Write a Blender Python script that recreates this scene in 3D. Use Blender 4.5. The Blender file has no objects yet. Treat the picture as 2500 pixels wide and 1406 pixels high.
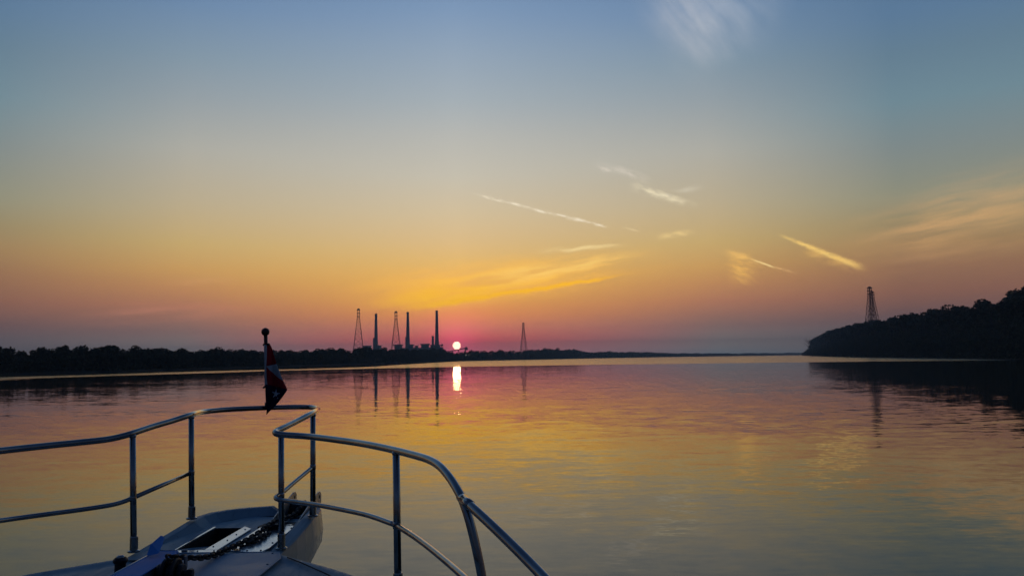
import bpy, bmesh, math, random
import numpy as np
from mathutils import Vector, Matrix

# ------------------------------------------------------------------ camera
SC = bpy.context.scene
COL = SC.collection
H = 3.4                                   # eye height above the river
FPX, CX, CY = 1962.0, 1250.0, 703.0       # focal length of the phone in photo pixels
PITCH, ROLL = math.radians(5.0), math.radians(0.8)
cam_d = bpy.data.cameras.new('camera')
cam_d.sensor_width = 36.0
cam_d.lens = FPX / 2500.0 * 36.0
cam_d.clip_start, cam_d.clip_end = 0.05, 60000.0
cam = bpy.data.objects.new('camera', cam_d)
COL.objects.link(cam)
CAM_M = (Matrix.Translation((0, 0, H)) @ Matrix.Rotation(math.radians(90) + PITCH, 4, 'X')
         @ Matrix.Rotation(-ROLL, 4, 'Z'))
cam.matrix_world = CAM_M
SC.camera = cam
R3 = CAM_M.to_3x3()
R3I = R3.inverted()

def ray(x, y):
    return (R3 @ Vector(((x - CX) / FPX, -(y - CY) / FPX, -1.0))).normalized()
def P(x, y, d):
    """world point seen at photo position x, y that lies d metres ahead"""
    r = ray(x, y)
    return Vector((0, 0, H)) + r * (d / r.y)
def pix(p):
    v = R3I @ (Vector(p) - Vector((0, 0, H)))
    return CX + FPX * v.x / -v.z, CY - FPX * v.y / -v.z
def horizon(x):
    lo, hi = 700.0, 1000.0
    for _ in range(30):
        m = (lo + hi) / 2
        if ray(x, m).z > 0: lo = m
        else: hi = m
    return lo
def angles(x, y):
    r = ray(x, y)
    return math.degrees(math.atan2(r.x, r.y)), math.degrees(math.asin(r.z))

# ------------------------------------------------------------------ render look
SC.view_settings.view_transform = 'Standard'
SC.view_settings.look = 'None'
SC.view_settings.exposure = 0.0
SC.view_settings.gamma = 1.0
SC.view_settings.use_curve_mapping = False
SC.cycles.use_denoising = True
SC.cycles.max_bounces = 6
SC.cycles.diffuse_bounces = 2
SC.cycles.glossy_bounces = 4
SC.cycles.transmission_bounces = 2
SC.cycles.volume_bounces = 0
SC.cycles.sample_clamp_indirect = 4.0
SC.cycles.caustics_reflective = False
SC.cycles.caustics_refractive = False

def lin(c):
    return tuple((v / 255 / 12.92 if v / 255 <= 0.04045 else ((v / 255 + 0.055) / 1.055) ** 2.4) for v in c)

# ------------------------------------------------------------------ sky
SUN_AZ, SUN_EL = angles(1114.7, 843.5)
world = bpy.data.worlds.new('World')
SC.world = world
world.use_nodes = True
world.cycles.sampling_method = 'MANUAL'
world.cycles.sample_map_resolution = 1024
WT = world.node_tree
WT.nodes.clear()

class NB:
    """tiny node-graph writer: values in, sockets out"""
    def __init__(self, tree): self.t = tree
    def put(self, sock, v):
        if isinstance(v, bpy.types.NodeSocket): self.t.links.new(v, sock)
        else: sock.default_value = v
    def math(self, op, a, b=None, c=None, clamp=False):
        n = self.t.nodes.new('ShaderNodeMath'); n.operation = op; n.use_clamp = clamp
        for i, v in enumerate((a, b, c)):
            if v is not None: self.put(n.inputs[i], v)
        return n.outputs[0]
    def vmath(self, op, a, b=None, scale=None):
        n = self.t.nodes.new('ShaderNodeVectorMath'); n.operation = op
        self.put(n.inputs[0], a)
        if b is not None: self.put(n.inputs[1], b)
        if scale is not None: self.put(n.inputs['Scale'], scale)
        return n.outputs['Value'] if op in ('DOT_PRODUCT', 'LENGTH', 'DISTANCE') else n.outputs['Vector']
    def comb(self, x, y, z=0.0):
        n = self.t.nodes.new('ShaderNodeCombineXYZ')
        for i, v in enumerate((x, y, z)): self.put(n.inputs[i], v)
        return n.outputs[0]
    def sep(self, v):
        n = self.t.nodes.new('ShaderNodeSeparateXYZ'); self.put(n.inputs[0], v); return n.outputs
    def mapr(self, v, a, b, c=0.0, d=1.0, smooth=True):
        n = self.t.nodes.new('ShaderNodeMapRange'); n.interpolation_type = 'SMOOTHSTEP' if smooth else 'LINEAR'
        for i, q in enumerate((v, a, b, c, d)): self.put(n.inputs[i], q)
        return n.outputs[0]
    def noise(self, vec, scale, detail=3.0, rough=0.5, color=False):
        n = self.t.nodes.new('ShaderNodeTexNoise')
        self.put(n.inputs['Vector'], vec); n.inputs['Scale'].default_value = scale
        n.inputs['Detail'].default_value = detail; n.inputs['Roughness'].default_value = rough
        return n.outputs['Color' if color else 'Fac']
    def ramp(self, fac, stops):
        n = self.t.nodes.new('ShaderNodeValToRGB')
        self.put(n.inputs[0], fac)
        el = n.color_ramp.elements
        while len(el) > 1: el.remove(el[-1])
        for i, (p, c) in enumerate(stops):
            e = el[0] if i == 0 else el.new(p)
            e.position = p; e.color = (*c, 1.0)
        return n.outputs[0]
    def mix(self, fac, a, b, mode='MIX'):
        n = self.t.nodes.new('ShaderNodeMix'); n.data_type = 'RGBA'; n.blend_type = mode
        self.put(n.inputs[0], fac)
        for s, v in ((n.inputs[6], a), (n.inputs[7], b)):
            self.put(s, (*v, 1.0) if isinstance(v, tuple) and len(v) == 3 else v)
        return n.outputs[2]

W = NB(WT)
tc = WT.nodes.new('ShaderNodeTexCoord')
dirv = W.vmath('NORMALIZE', tc.outputs['Generated'])
dx, dy, dz = W.sep(dirv)
el_deg = W.math('MULTIPLY', W.math('ARCSINE', dz), 57.29578)
az_deg = W.math('MULTIPLY', W.math('ARCTAN2', dx, dy), 57.29578)
uv = W.comb(az_deg, el_deg, 0.0)
da = W.math('ABSOLUTE', W.math('SUBTRACT', az_deg, SUN_AZ))
da = W.math('MINIMUM', da, W.math('SUBTRACT', 360.0, da))
ramp_t = W.math('POWER', W.math('DIVIDE', W.math('MAXIMUM', el_deg, 0.0), 90.0), 0.5)

def sky_ramp(x, rows, high):
    """colour against height above the horizon, from the dawn sky at photo column x"""
    st = []
    for y, c in rows:
        st.append((max(0.0, angles(x, y)[1] / 90.0) ** 0.5, lin(c)))
    st += [((e / 90.0) ** 0.5, lin(c)) for e, c in high]
    st.sort(key=lambda s: s[0])
    return W.ramp(ramp_t, st)

HIGH = [(34, (70, 106, 152)), (48, (38, 66, 108)), (90, (20, 38, 70))]
HIGH_BACK = [(34, (34, 54, 90)), (48, (28, 48, 84)), (90, (20, 38, 70))]
GLOW, DISC = (1.00, 0.03, 0.25), (8.0, 4.6, 3.0)
#SKYTABLE
ROW_A = [(862, (282.2, 149.4, 163.8)), (830, (289.9, 112.6, 109.3)), (800, (270.5, 153.0, 118.5)), (770, (272.1, 170.8, 96.3)), (735, (269.6, 190.7, 88.0)), (690, (266.2, 203.1, 98.1)), (640, (254.6, 207.7, 122.5)), (590, (242.2, 208.0, 148.8)), (520, (229.6, 209.9, 171.5)), (430, (213.5, 208.0, 190.5)), (330, (196.4, 198.4, 193.3)), (245, (176.3, 188.6, 196.0)), (120, (154.1, 175.3, 197.2)), (20, (133.0, 161.9, 196.3))]
ROW_B = [(862, (166.4, 179.1, 187.4)), (840, (194.0, 181.8, 174.0)), (795, (167.5, 133.0, 124.4)), (765, (184.3, 131.1, 111.1)), (734, (204.4, 137.5, 104.3)), (690, (219.0, 156.9, 99.8)), (650, (226.8, 174.5, 102.4)), (590, (221.0, 187.8, 121.8)), (490, (204.9, 189.2, 156.0)), (367, (188.1, 187.1, 176.8)), (245, (159.5, 171.4, 178.0)), (150, (139.5, 161.5, 178.2)), (20, (115.4, 146.2, 181.6))]
ROW_C = [(862, (158.1, 136.9, 126.7)), (830, (124.6, 111.3, 112.9)), (795, (127.7, 98.1, 96.6)), (764, (146.2, 103.4, 91.4)), (734, (157.3, 108.8, 89.0)), (670, (166.3, 122.0, 90.6)), (612, (173.7, 139.8, 97.1)), (550, (163.8, 148.6, 112.0)), (490, (156.0, 155.5, 132.2)), (367, (137.0, 149.2, 148.5)), (245, (118.5, 147.1, 159.9)), (122, (106.2, 135.4, 156.2)), (20, (96.8, 129.5, 162.1))]
ROW_D = [(870, (30, 35, 48)), (800, (36, 40, 54)), (700, (38, 45, 64)), (560, (38, 50, 74)), (350, (38, 55, 84)),
         (0, (42, 64, 100))]
#ENDSKYTABLE
ca = sky_ramp(1110, ROW_A, HIGH)
cb = sky_ramp(1750, ROW_B, HIGH)
cc = sky_ramp(60, ROW_C, HIGH)
cd = sky_ramp(1250, ROW_D, HIGH_BACK)
c_sky = W.mix(W.mapr(da, 0.0, 18.2, smooth=False), ca, cb)
c_sky = W.mix(W.mapr(da, 18.2, 30.0, smooth=False), c_sky, cc)
c_sky = W.mix(W.mapr(da, 35.0, 110.0), c_sky, cd)
# the physical dawn sky under it
nish = WT.nodes.new('ShaderNodeTexSky')
nish.sky_type = 'NISHITA'
nish.sun_disc = False
nish.sun_elevation = math.radians(SUN_EL)
nish.sun_rotation = math.radians(SUN_AZ)
nish.dust_density = 2.0
nish_c = W.mix(1.0, nish.outputs[0], (0.06, 0.06, 0.06), 'MULTIPLY')
c_sky = W.mix(0.10, c_sky, nish_c)

# ---- thin cirrus and vapour trails, laid out by bearing and height in the sky
n_soft = W.noise(uv, 0.55, 4.0, 0.6, color=True)
n_fine = W.noise(uv, 3.2, 4.0, 0.65, color=True)
warp1 = W.vmath('SCALE', W.vmath('SUBTRACT', n_soft, (0.5, 0.5, 0.5)), scale=0.55)
warp2 = W.vmath('SCALE', W.vmath('SUBTRACT', n_fine, (0.5, 0.5, 0.5)), scale=0.16)
uvw = W.vmath('ADD', W.vmath('ADD', uv, warp1), warp2)
uvf = W.vmath('ADD', uv, warp2)
def fibres(p0, p1, stretch, scale):
    """noise drawn out along a direction"""
    a = math.atan2(p1[1] - p0[1], p1[0] - p0[0])
    ex, ey = (math.cos(a), math.sin(a), 0), (-math.sin(a), math.cos(a), 0)
    src = W.vmath('ADD', uv, W.vmath('SCALE', warp1, scale=0.5))
    v = W.comb(W.math('DIVIDE', W.vmath('DOT_PRODUCT', src, ex), stretch), W.vmath('DOT_PRODUCT', src, ey), 0.0)
    return W.noise(v, scale, 4.0, 0.55)
def streak(q0, q1, w0, w1, fib, lo, hi, warped=True, ends=0.12):
    """mask of a streak from photo place q0 to q1 that is w0..w1 photo pixels wide"""
    p0, p1 = angles(*q0), angles(*q1)
    L = math.hypot(p1[0] - p0[0], p1[1] - p0[1])
    mp = WT.nodes.new('ShaderNodeMapping'); mp.vector_type = 'TEXTURE'
    mp.inputs['Location'].default_value = (p0[0], p0[1], 0)
    mp.inputs['Rotation'].default_value = (0, 0, math.atan2(p1[1] - p0[1], p1[0] - p0[0]))
    k = 57.3 / FPX / 2
    mp.inputs['Scale'].default_value = (L, k, 1)
    W.put(mp.inputs['Vector'], uvw if warped else uvf)
    s, d, _ = W.sep(mp.outputs[0])
    wid = W.math('MULTIPLY_ADD', s, float(w1 - w0), float(w0))
    m = W.mapr(W.math('ABSOLUTE', W.math('DIVIDE', d, wid)), 0.0, 1.0, 1.0, 0.0)
    m = W.math('MULTIPLY', m, W.mapr(W.math('MINIMUM', s, W.math('SUBTRACT', 1.0, s)), 0.0, ends))
    if fib is not None:
        m = W.math('MULTIPLY', m, W.mapr(fib, lo, hi))
    return m
f_gold = fibres(angles(900, 745), angles(1530, 640), 9.0, 1.5)
f_trail = fibres(angles(1180, 480), angles(1470, 550), 3.0, 2.2)
f_fan = fibres(angles(1640, 0), angles(1760, 135), 3.2, 0.9)
f_bits = fibres(angles(1560, 452), angles(1660, 480), 2.6, 2.6)
f_left = fibres(angles(300, 760), angles(640, 735), 10.0, 1.3)
CLOUDS = [
    # golden bank over the power station
    (streak((780, 730), (1660, 632), 170, 110, f_gold, 0.24, 0.70, ends=0.42), lin((255, 190, 70)), 1.0),
    (streak((940, 758), (1570, 664), 34, 10, f_gold, 0.20, 0.46, ends=0.28), lin((255, 186, 30)), 1.0),
    (streak((880, 742), (1300, 690), 84, 50, f_gold, 0.10, 0.55, ends=0.45), lin((255, 190, 44)), 1.0),
    (streak((1100, 694), (1600, 618), 66, 38, f_gold, 0.36, 0.64, ends=0.38), lin((250, 208, 118)), 0.60),
    (streak((1290, 614), (1560, 595), 20, 14, f_gold, 0.30, 0.60, ends=0.40), lin((244, 218, 156)), 0.60),
    # vapour trails
    (streak((1140, 468), (1490, 556), 11, 15, f_bits, 0.42, 0.66, warped=False, ends=0.2), lin((246, 234, 210)), 0.60),
    (streak((1225, 490), (1400, 534), 6, 6, f_trail, 0.42, 0.60, warped=False), lin((252, 242, 222)), 0.62),
    (streak((1420, 538), (1485, 556), 8, 8, f_bits, 0.30, 0.56, warped=False, ends=0.3), lin((252, 240, 214)), 0.60),
    (streak((1515, 553), (1570, 568), 6, 5, f_bits, 0.3, 0.6, warped=False, ends=0.4), lin((236, 214, 170)), 0.42),
    (streak((1895, 570), (2120, 660), 10, 24, f_trail, 0.22, 0.54, warped=False, ends=0.25), lin((250, 208, 116)), 0.75),
    (streak((1940, 600), (2130, 666), 44, 34, f_bits, 0.34, 0.66, warped=False, ends=0.35), lin((238, 188, 100)), 0.50),
    (streak((1830, 631), (1898, 656), 6, 7, f_trail, 0.2, 0.5, warped=False, ends=0.3), lin((252, 222, 150)), 0.70),
    (streak((1870, 648), (1956, 669), 11, 8, f_bits, 0.34, 0.60, warped=False, ends=0.35), lin((232, 184, 120)), 0.45),
    # torn patches
    (streak((1800, 605), (1820, 704), 70, 86, f_bits, 0.30, 0.66, ends=0.38), lin((244, 188, 92)), 0.62),
    (streak((1760, 610), (1870, 650), 32, 18, f_trail, 0.30, 0.60, ends=0.35), lin((240, 190, 104)), 0.50),
    (streak((1430, 396), (1600, 442), 34, 26, f_bits, 0.36, 0.68, ends=0.35), lin((222, 210, 196)), 0.42),
    (streak((1530, 446), (1710, 506), 46, 22, f_bits, 0.34, 0.64, ends=0.32), lin((236, 222, 186)), 0.58),
    (streak((1590, 480), (1735, 455), 20, 26, f_trail, 0.34, 0.66, ends=0.4), lin((210, 202, 182)), 0.35),
    (streak((1590, 581), (1710, 563), 26, 20, f_bits, 0.25, 0.64, ends=0.48), lin((240, 208, 140)), 0.55),
    # high fan of cirrus and broad veil by the wooded point
    (streak((1560, -80), (1800, 175), 170, 260, f_fan, 0.05, 0.85, ends=0.45), lin((178, 178, 182)), 0.55),
    (streak((1760, -110), (1790, 175), 460, 260, f_fan, 0.00, 0.90, ends=0.48), lin((170, 176, 184)), 0.42),
    (streak((2000, 620), (2740, 430), 210, 240, f_gold, 0.24, 0.78, ends=0.48), lin((226, 172, 112)), 0.52),
    # faint rose bars over the low bank
    (streak((60, 780), (760, 738), 80, 60, f_left, 0.40, 0.72, ends=0.42), lin((214, 140, 112)), 0.35),
    (streak((380, 693), (600, 681), 20, 18, f_left, 0.34, 0.66, ends=0.45), lin((226, 170, 120)), 0.28),
]
# the sun: soft rose aureole and the disc
sdir = Vector((math.sin(math.radians(SUN_AZ)) * math.cos(math.radians(SUN_EL)),
               math.cos(math.radians(SUN_AZ)) * math.cos(math.radians(SUN_EL)), math.sin(math.radians(SUN_EL))))
ang = W.math('MULTIPLY', W.math('ARCSINE', W.math('MULTIPLY', W.vmath('DISTANCE', dirv, tuple(sdir)), 0.5)), 114.5916)
glow = W.math('EXPONENT', W.math('MULTIPLY', ang, -0.80))
c_sky = W.mix(1.0, c_sky, W.mix(glow, (0, 0, 0), GLOW), 'ADD')
disc = W.mapr(ang, 0.255, 0.295, 1.0, 0.0)
c_sky = W.mix(1.0, c_sky, W.mix(disc, (0, 0, 0), DISC), 'ADD')
c_cloud = c_sky
for m, c, k in CLOUDS:
    c_cloud = W.mix(W.math('MULTIPLY', m, k), c_cloud, tuple(v * 1.32 for v in c))
bg = WT.nodes.new('ShaderNodeBackground')
W.put(bg.inputs[0], c_sky)
bg2 = WT.nodes.new('ShaderNodeBackground')
W.put(bg2.inputs[0], c_cloud)
# the cirrus lies only in this quarter of the sky
win = W.math('MULTIPLY', W.math('COMPARE', az_deg, 4.0, 38.0), W.math('COMPARE', el_deg, 15.0, 13.7))
mx = WT.nodes.new('ShaderNodeMixShader')
W.put(mx.inputs[0], win); WT.links.new(bg.outputs[0], mx.inputs[1]); WT.links.new(bg2.outputs[0], mx.inputs[2])
wo = WT.nodes.new('ShaderNodeOutputWorld')
WT.links.new(mx.outputs[0], wo.inputs[0])

# ------------------------------------------------------------------ sun
sd = bpy.data.lights.new('sun', 'SUN')
sd.energy = 0.008
sd.angle = math.radians(0.58)
sd.color = (1.0, 0.55, 0.22)
so = bpy.data.objects.new('sun', sd)
so.rotation_euler = (-sdir).to_track_quat('-Z', 'Y').to_euler()
so.location = (0, 0, 50)
COL.objects.link(so)

# ------------------------------------------------------------------ helpers
rng = np.random.default_rng(7)
random.seed(7)

def mat(name, color, rough=0.5, metal=0.0, spec=0.5, build=None):
    m = bpy.data.materials.new(name)
    m.use_nodes = True
    b = m.node_tree.nodes['Principled BSDF']
    b.inputs['Base Color'].default_value = (*color, 1)
    b.inputs['Roughness'].default_value = rough
    b.inputs['Metallic'].default_value = metal
    b.inputs['Specular IOR Level'].default_value = spec
    if build: build(NB(m.node_tree), b)
    return m

def mottle(c0, c1, scale, r0=None, r1=None, bump=0.0, bscale=None, stretch=None):
    def f(n, b):
        t = n.t.nodes.new('ShaderNodeTexCoord')
        v = t.outputs['Object']
        if stretch: v = n.vmath('MULTIPLY', v, stretch)
        k = n.noise(v, scale, 5.0, 0.6)
        n.put(b.inputs['Base Color'], n.ramp(k, [(0.35, c0), (0.65, c1)]))
        if r0 is not None: n.put(b.inputs['Roughness'], n.mapr(k, 0.3, 0.7, r0, r1))
        if bump:
            bp = n.t.nodes.new('ShaderNodeBump')
            bp.inputs['Strength'].default_value = bump
            bp.inputs['Distance'].default_value = 0.002
            n.put(bp.inputs['Height'], n.noise(v, bscale or scale * 6, 3.0))
            n.put(b.inputs['Normal'], bp.outputs[0])
    return f

def obj(name, verts, faces, material, parent=None, smooth=False):
    me = bpy.data.meshes.new(name)
    me.from_pydata([tuple(v) for v in verts], [], faces)
    me.materials.append(material)
    if smooth:
        me.shade_smooth()
    me.update()
    o = bpy.data.objects.new(name, me)
    COL.objects.link(o)
    if parent is not None: attach(o, parent)
    return o

def attach(o, parent):
    """parent keeps the child where it stands (everything is modelled in world place)"""
    o.parent = parent
    o.matrix_parent_inverse = WORLD[parent.name].inverted() if parent.name in WORLD else Matrix()

WORLD = {}
def empty(name, loc):
    o = bpy.data.objects.new(name, None)
    o.empty_display_size = 0.2
    o.location = loc
    COL.objects.link(o)
    WORLD[o.name] = Matrix.Translation(loc)
    return o

def tag(o, label=None, cat=None, group=None, kind=None):
    for k, v in (('label', label), ('category', cat), ('group', group), ('kind', kind)):
        if v: o[k] = v
    return o

def box_geo(c, s, rot=None):
    v, f = [], [(0, 1, 3, 2), (4, 6, 7, 5), (0, 4, 5, 1), (2, 3, 7, 6), (0, 2, 6, 4), (1, 5, 7, 3)]
    for x in (-1, 1):
        for y in (-1, 1):
            for z in (-1, 1):
                p = Vector((x * s[0] / 2, y * s[1] / 2, z * s[2] / 2))
                if rot is not None: p = rot @ p
                v.append(Vector(c) + p)
    return v, f

def join(*geos):
    V, F = [], []
    for v, f in geos:
        o = len(V)
        V += list(v)
        F += [tuple(i + o for i in q) for q in f]
    return V, F

def smooth_path(pts, n=8):
    """Catmull-Rom through the points"""
    pts = [Vector(p) for p in pts]
    e = [pts[0] * 2 - pts[1]] + pts + [pts[-1] * 2 - pts[-2]]
    out = []
    for i in range(1, len(e) - 2):
        a, b, c, d = e[i - 1], e[i], e[i + 1], e[i + 2]
        for k in range(n):
            t = k / n
            out.append(0.5 * ((2 * b) + (c - a) * t + (2 * a - 5 * b + 4 * c - d) * t * t + (3 * b - a - 3 * c + d) * t ** 3))
    out.append(pts[-1])
    return out

def tube_geo(path, r, sides=12, caps=True):
    path = [Vector(p) for p in path]
    n = len(path)
    rr = r if isinstance(r, (list, tuple)) else [r] * n
    V, F = [], []
    t0 = (path[1] - path[0]).normalized()
    nrm = t0.orthogonal().normalized()
    for i, p in enumerate(path):
        t = (path[min(i + 1, n - 1)] - path[max(i - 1, 0)]).normalized()
        nrm = (nrm - t * nrm.dot(t)).normalized()
        bn = t.cross(nrm)
        for k in range(sides):
            a = 2 * math.pi * k / sides
            V.append(p + (nrm * math.cos(a) + bn * math.sin(a)) * rr[i])
    for i in range(n - 1):
        for k in range(sides):
            k2 = (k + 1) % sides
            F.append((i * sides + k, i * sides + k2, (i + 1) * sides + k2, (i + 1) * sides + k))
    if caps:
        F.append(tuple(range(sides - 1, -1, -1)))
        F.append(tuple((n - 1) * sides + k for k in range(sides)))
    return V, F

def lathe_geo(base, prof, sides=16, axis='Z'):
    """profile of (radius, height) turned round an axis through base"""
    V, F = [], []
    for r, h in prof:
        for k in range(sides):
            a = 2 * math.pi * k / sides
            q = (r * math.cos(a), r * math.sin(a), h)
            if axis == 'X': q = (q[2], q[0], q[1])
            V.append(Vector(base) + Vector(q))
    m = len(prof)
    for i in range(m - 1):
        for k in range(sides):
            k2 = (k + 1) % sides
            F.append((i * sides + k, i * sides + k2, (i + 1) * sides + k2, (i + 1) * sides + k))
    F.append(tuple(range(sides - 1, -1, -1)))
    F.append(tuple((m - 1) * sides + k for k in range(sides)))
    return V, F

def prism_geo(poly, off):
    """flat polygon given depth along off"""
    n = len(poly)
    V = [Vector(p) for p in poly] + [Vector(p) + Vector(off) for p in poly]
    F = [tuple(range(n - 1, -1, -1)), tuple(range(n, 2 * n))]
    F += [(i, (i + 1) % n, n + (i + 1) % n, n + i) for i in range(n)]
    return V, F

def soften(o, width=0.004, seg=2):
    md = o.modifiers.new('edge', 'BEVEL')
    md.width = width; md.segments = seg; md.limit_method = 'ANGLE'; md.angle_limit = math.radians(35)
    return o

def interp(x, tab):
    xs, ys = zip(*tab)
    return float(np.interp(x, xs, ys))

# ------------------------------------------------------------------ materials
def leaf_build(n, b):
    g = n.t.nodes.new('ShaderNodeNewGeometry')
    k = n.noise(g.outputs['Position'], 0.35, 3.0)
    n.put(b.inputs['Base Color'], n.ramp(k, [(0.3, (0.022, 0.034, 0.016)), (0.7, (0.045, 0.062, 0.026))]))
M_LEAF = mat('leaves', (0.05, 0.07, 0.03), 0.7, spec=0.2, build=leaf_build)
M_BARK = mat('bark', (0.05, 0.04, 0.03), 0.9, build=mottle((0.035, 0.028, 0.022), (0.08, 0.065, 0.05), 3.0))
M_EARTH = mat('river_bank_soil', (0.06, 0.055, 0.04), 0.95, spec=0.1,
              build=mottle((0.03, 0.035, 0.02), (0.08, 0.065, 0.045), 0.08))
M_CONC = mat('stack_concrete', (0.25, 0.24, 0.23), 0.9, build=mottle((0.20, 0.19, 0.18), (0.30, 0.29, 0.27), 0.08))
M_CLAD = mat('plant_cladding', (0.22, 0.23, 0.25), 0.7, build=mottle((0.17, 0.18, 0.20), (0.26, 0.27, 0.29), 0.06))
M_LATT = mat('tower_steel', (0.22, 0.09, 0.06), 0.7, build=mottle((0.20, 0.07, 0.05), (0.28, 0.14, 0.10), 0.15))
M_BARGE = mat('barge_steel', (0.06, 0.05, 0.05), 0.8, build=mottle((0.04, 0.035, 0.035), (0.10, 0.07, 0.06), 0.3))
M_STEEL = mat('polished_rail_steel', (0.38, 0.38, 0.40), 0.12, 1.0,
              build=mottle((0.33, 0.30, 0.28), (0.43, 0.40, 0.37), 9.0, 0.07, 0.20))
def gel_build(n, b):
    """sun-bleached gelcoat: faint blotches, run-off streaks and grime specks"""
    t = n.t.nodes.new('ShaderNodeTexCoord')
    v = t.outputs['Object']
    k = n.noise(v, 3.0, 5.0, 0.6)
    c = n.ramp(k, [(0.32, (0.24, 0.345, 0.39)), (0.68, (0.30, 0.405, 0.45))])
    st = n.noise(n.vmath('MULTIPLY', v, (22.0, 3.0, 3.0)), 1.0, 4.0, 0.65)
    c = n.mix(n.mapr(st, 0.56, 0.74, 0.0, 0.35), c, (0.13, 0.17, 0.19))
    sp = n.noise(v, 46.0, 2.0, 0.5)
    c = n.mix(n.mapr(sp, 0.66, 0.74, 0.0, 0.5), c, (0.05, 0.06, 0.07))
    n.put(b.inputs['Base Color'], c)
    n.put(b.inputs['Roughness'], n.mapr(st, 0.35, 0.7, 0.46, 0.66))
    bp = n.t.nodes.new('ShaderNodeBump'); bp.inputs['Strength'].default_value = 0.10; bp.inputs['Distance'].default_value = 0.002
    n.put(bp.inputs['Height'], n.noise(v, 160.0, 2.0)); n.put(b.inputs['Normal'], bp.outputs[0])
M_GEL = mat('grey_gelcoat', (0.12, 0.18, 0.24), 0.5, spec=0.22,
            build=gel_build)
M_PANEL = mat('pale_deck_panel', (0.75, 0.76, 0.76), 0.18, 0.85,
              build=mottle((0.66, 0.67, 0.68), (0.80, 0.80, 0.80), 7.0, 0.14, 0.30))
M_TREAD = mat('foredeck_paint', (0.30, 0.34, 0.37), 0.35,
              build=mottle((0.24, 0.36, 0.46), (0.31, 0.43, 0.53), 5.0, 0.42, 0.62, 0.45, 300.0))
M_TOP = mat('warm_lit_topsides', (0.50, 0.47, 0.42), 0.25, build=mottle((0.52, 0.46, 0.38), (0.62, 0.56, 0.47), 2.5, 0.18, 0.34, stretch=(3, 3, 0.6)))  # cream warmed and brightened to carry the warm sky light on the side
M_DARK = mat('locker_dark', (0.010, 0.010, 0.012), 0.9)
M_CHAIN = mat('weathered_chain', (0.035, 0.035, 0.038), 0.65, 0.5, build=mottle((0.02, 0.02, 0.022), (0.06, 0.055, 0.05), 40.0))
M_IRON = mat('black_iron', (0.02, 0.02, 0.022), 0.5, 0.6, build=mottle((0.012, 0.012, 0.014), (0.035, 0.035, 0.04), 30.0))
M_PLATE = mat('bow_roller_plate', (0.50, 0.48, 0.46), 0.38, 0.8, build=mottle((0.40, 0.38, 0.36), (0.55, 0.53, 0.50), 12.0, 0.30, 0.5))
M_RUBBER = mat('black_rubber', (0.012, 0.012, 0.013), 0.7)
M_BLUE = mat('windlass_blue', (0.04, 0.18, 0.52), 0.6, spec=0.15, build=mottle((0.05, 0.22, 0.58), (0.07, 0.28, 0.68), 8.0, 0.5, 0.7))  # saturated blue shared by the windlass cover and the reflection streak
M_GREYCAST = mat('windlass_casting', (0.16, 0.18, 0.20), 0.5, build=mottle((0.12, 0.14, 0.16), (0.20, 0.22, 0.24), 14.0))
M_WOOD = mat('varnished_staff', (0.10, 0.035, 0.018), 0.45, build=mottle((0.06, 0.02, 0.012), (0.14, 0.05, 0.025), 20.0, stretch=(1, 1, 0.1)))
def cloth(c):
    return mottle(tuple(v * 0.85 for v in c), c, 60.0)
M_RED = mat('flag_red', (0.42, 0.014, 0.028), 0.85, spec=0.1, build=cloth((0.50, 0.018, 0.034)))
M_WHITE = mat('flag_white', (0.62, 0.62, 0.62), 0.85, spec=0.1, build=cloth((0.62, 0.62, 0.62)))
M_STAR = mat('flag_star_white', (0.85, 0.85, 0.85), 0.8, spec=0.1, build=cloth((0.86, 0.86, 0.84)))
M_NAVY = mat('flag_blue', (0.010, 0.013, 0.045), 0.85, spec=0.1, build=cloth((0.010, 0.013, 0.045)))
M_LAMP = bpy.data.materials.new('yard_lamp_glow')
M_LAMP.use_nodes = True
_b = M_LAMP.node_tree.nodes['Principled BSDF']
_b.inputs['Emission Color'].default_value = (1.0, 0.85, 0.7, 1)
_b.inputs['Emission Strength'].default_value = 2.5

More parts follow.
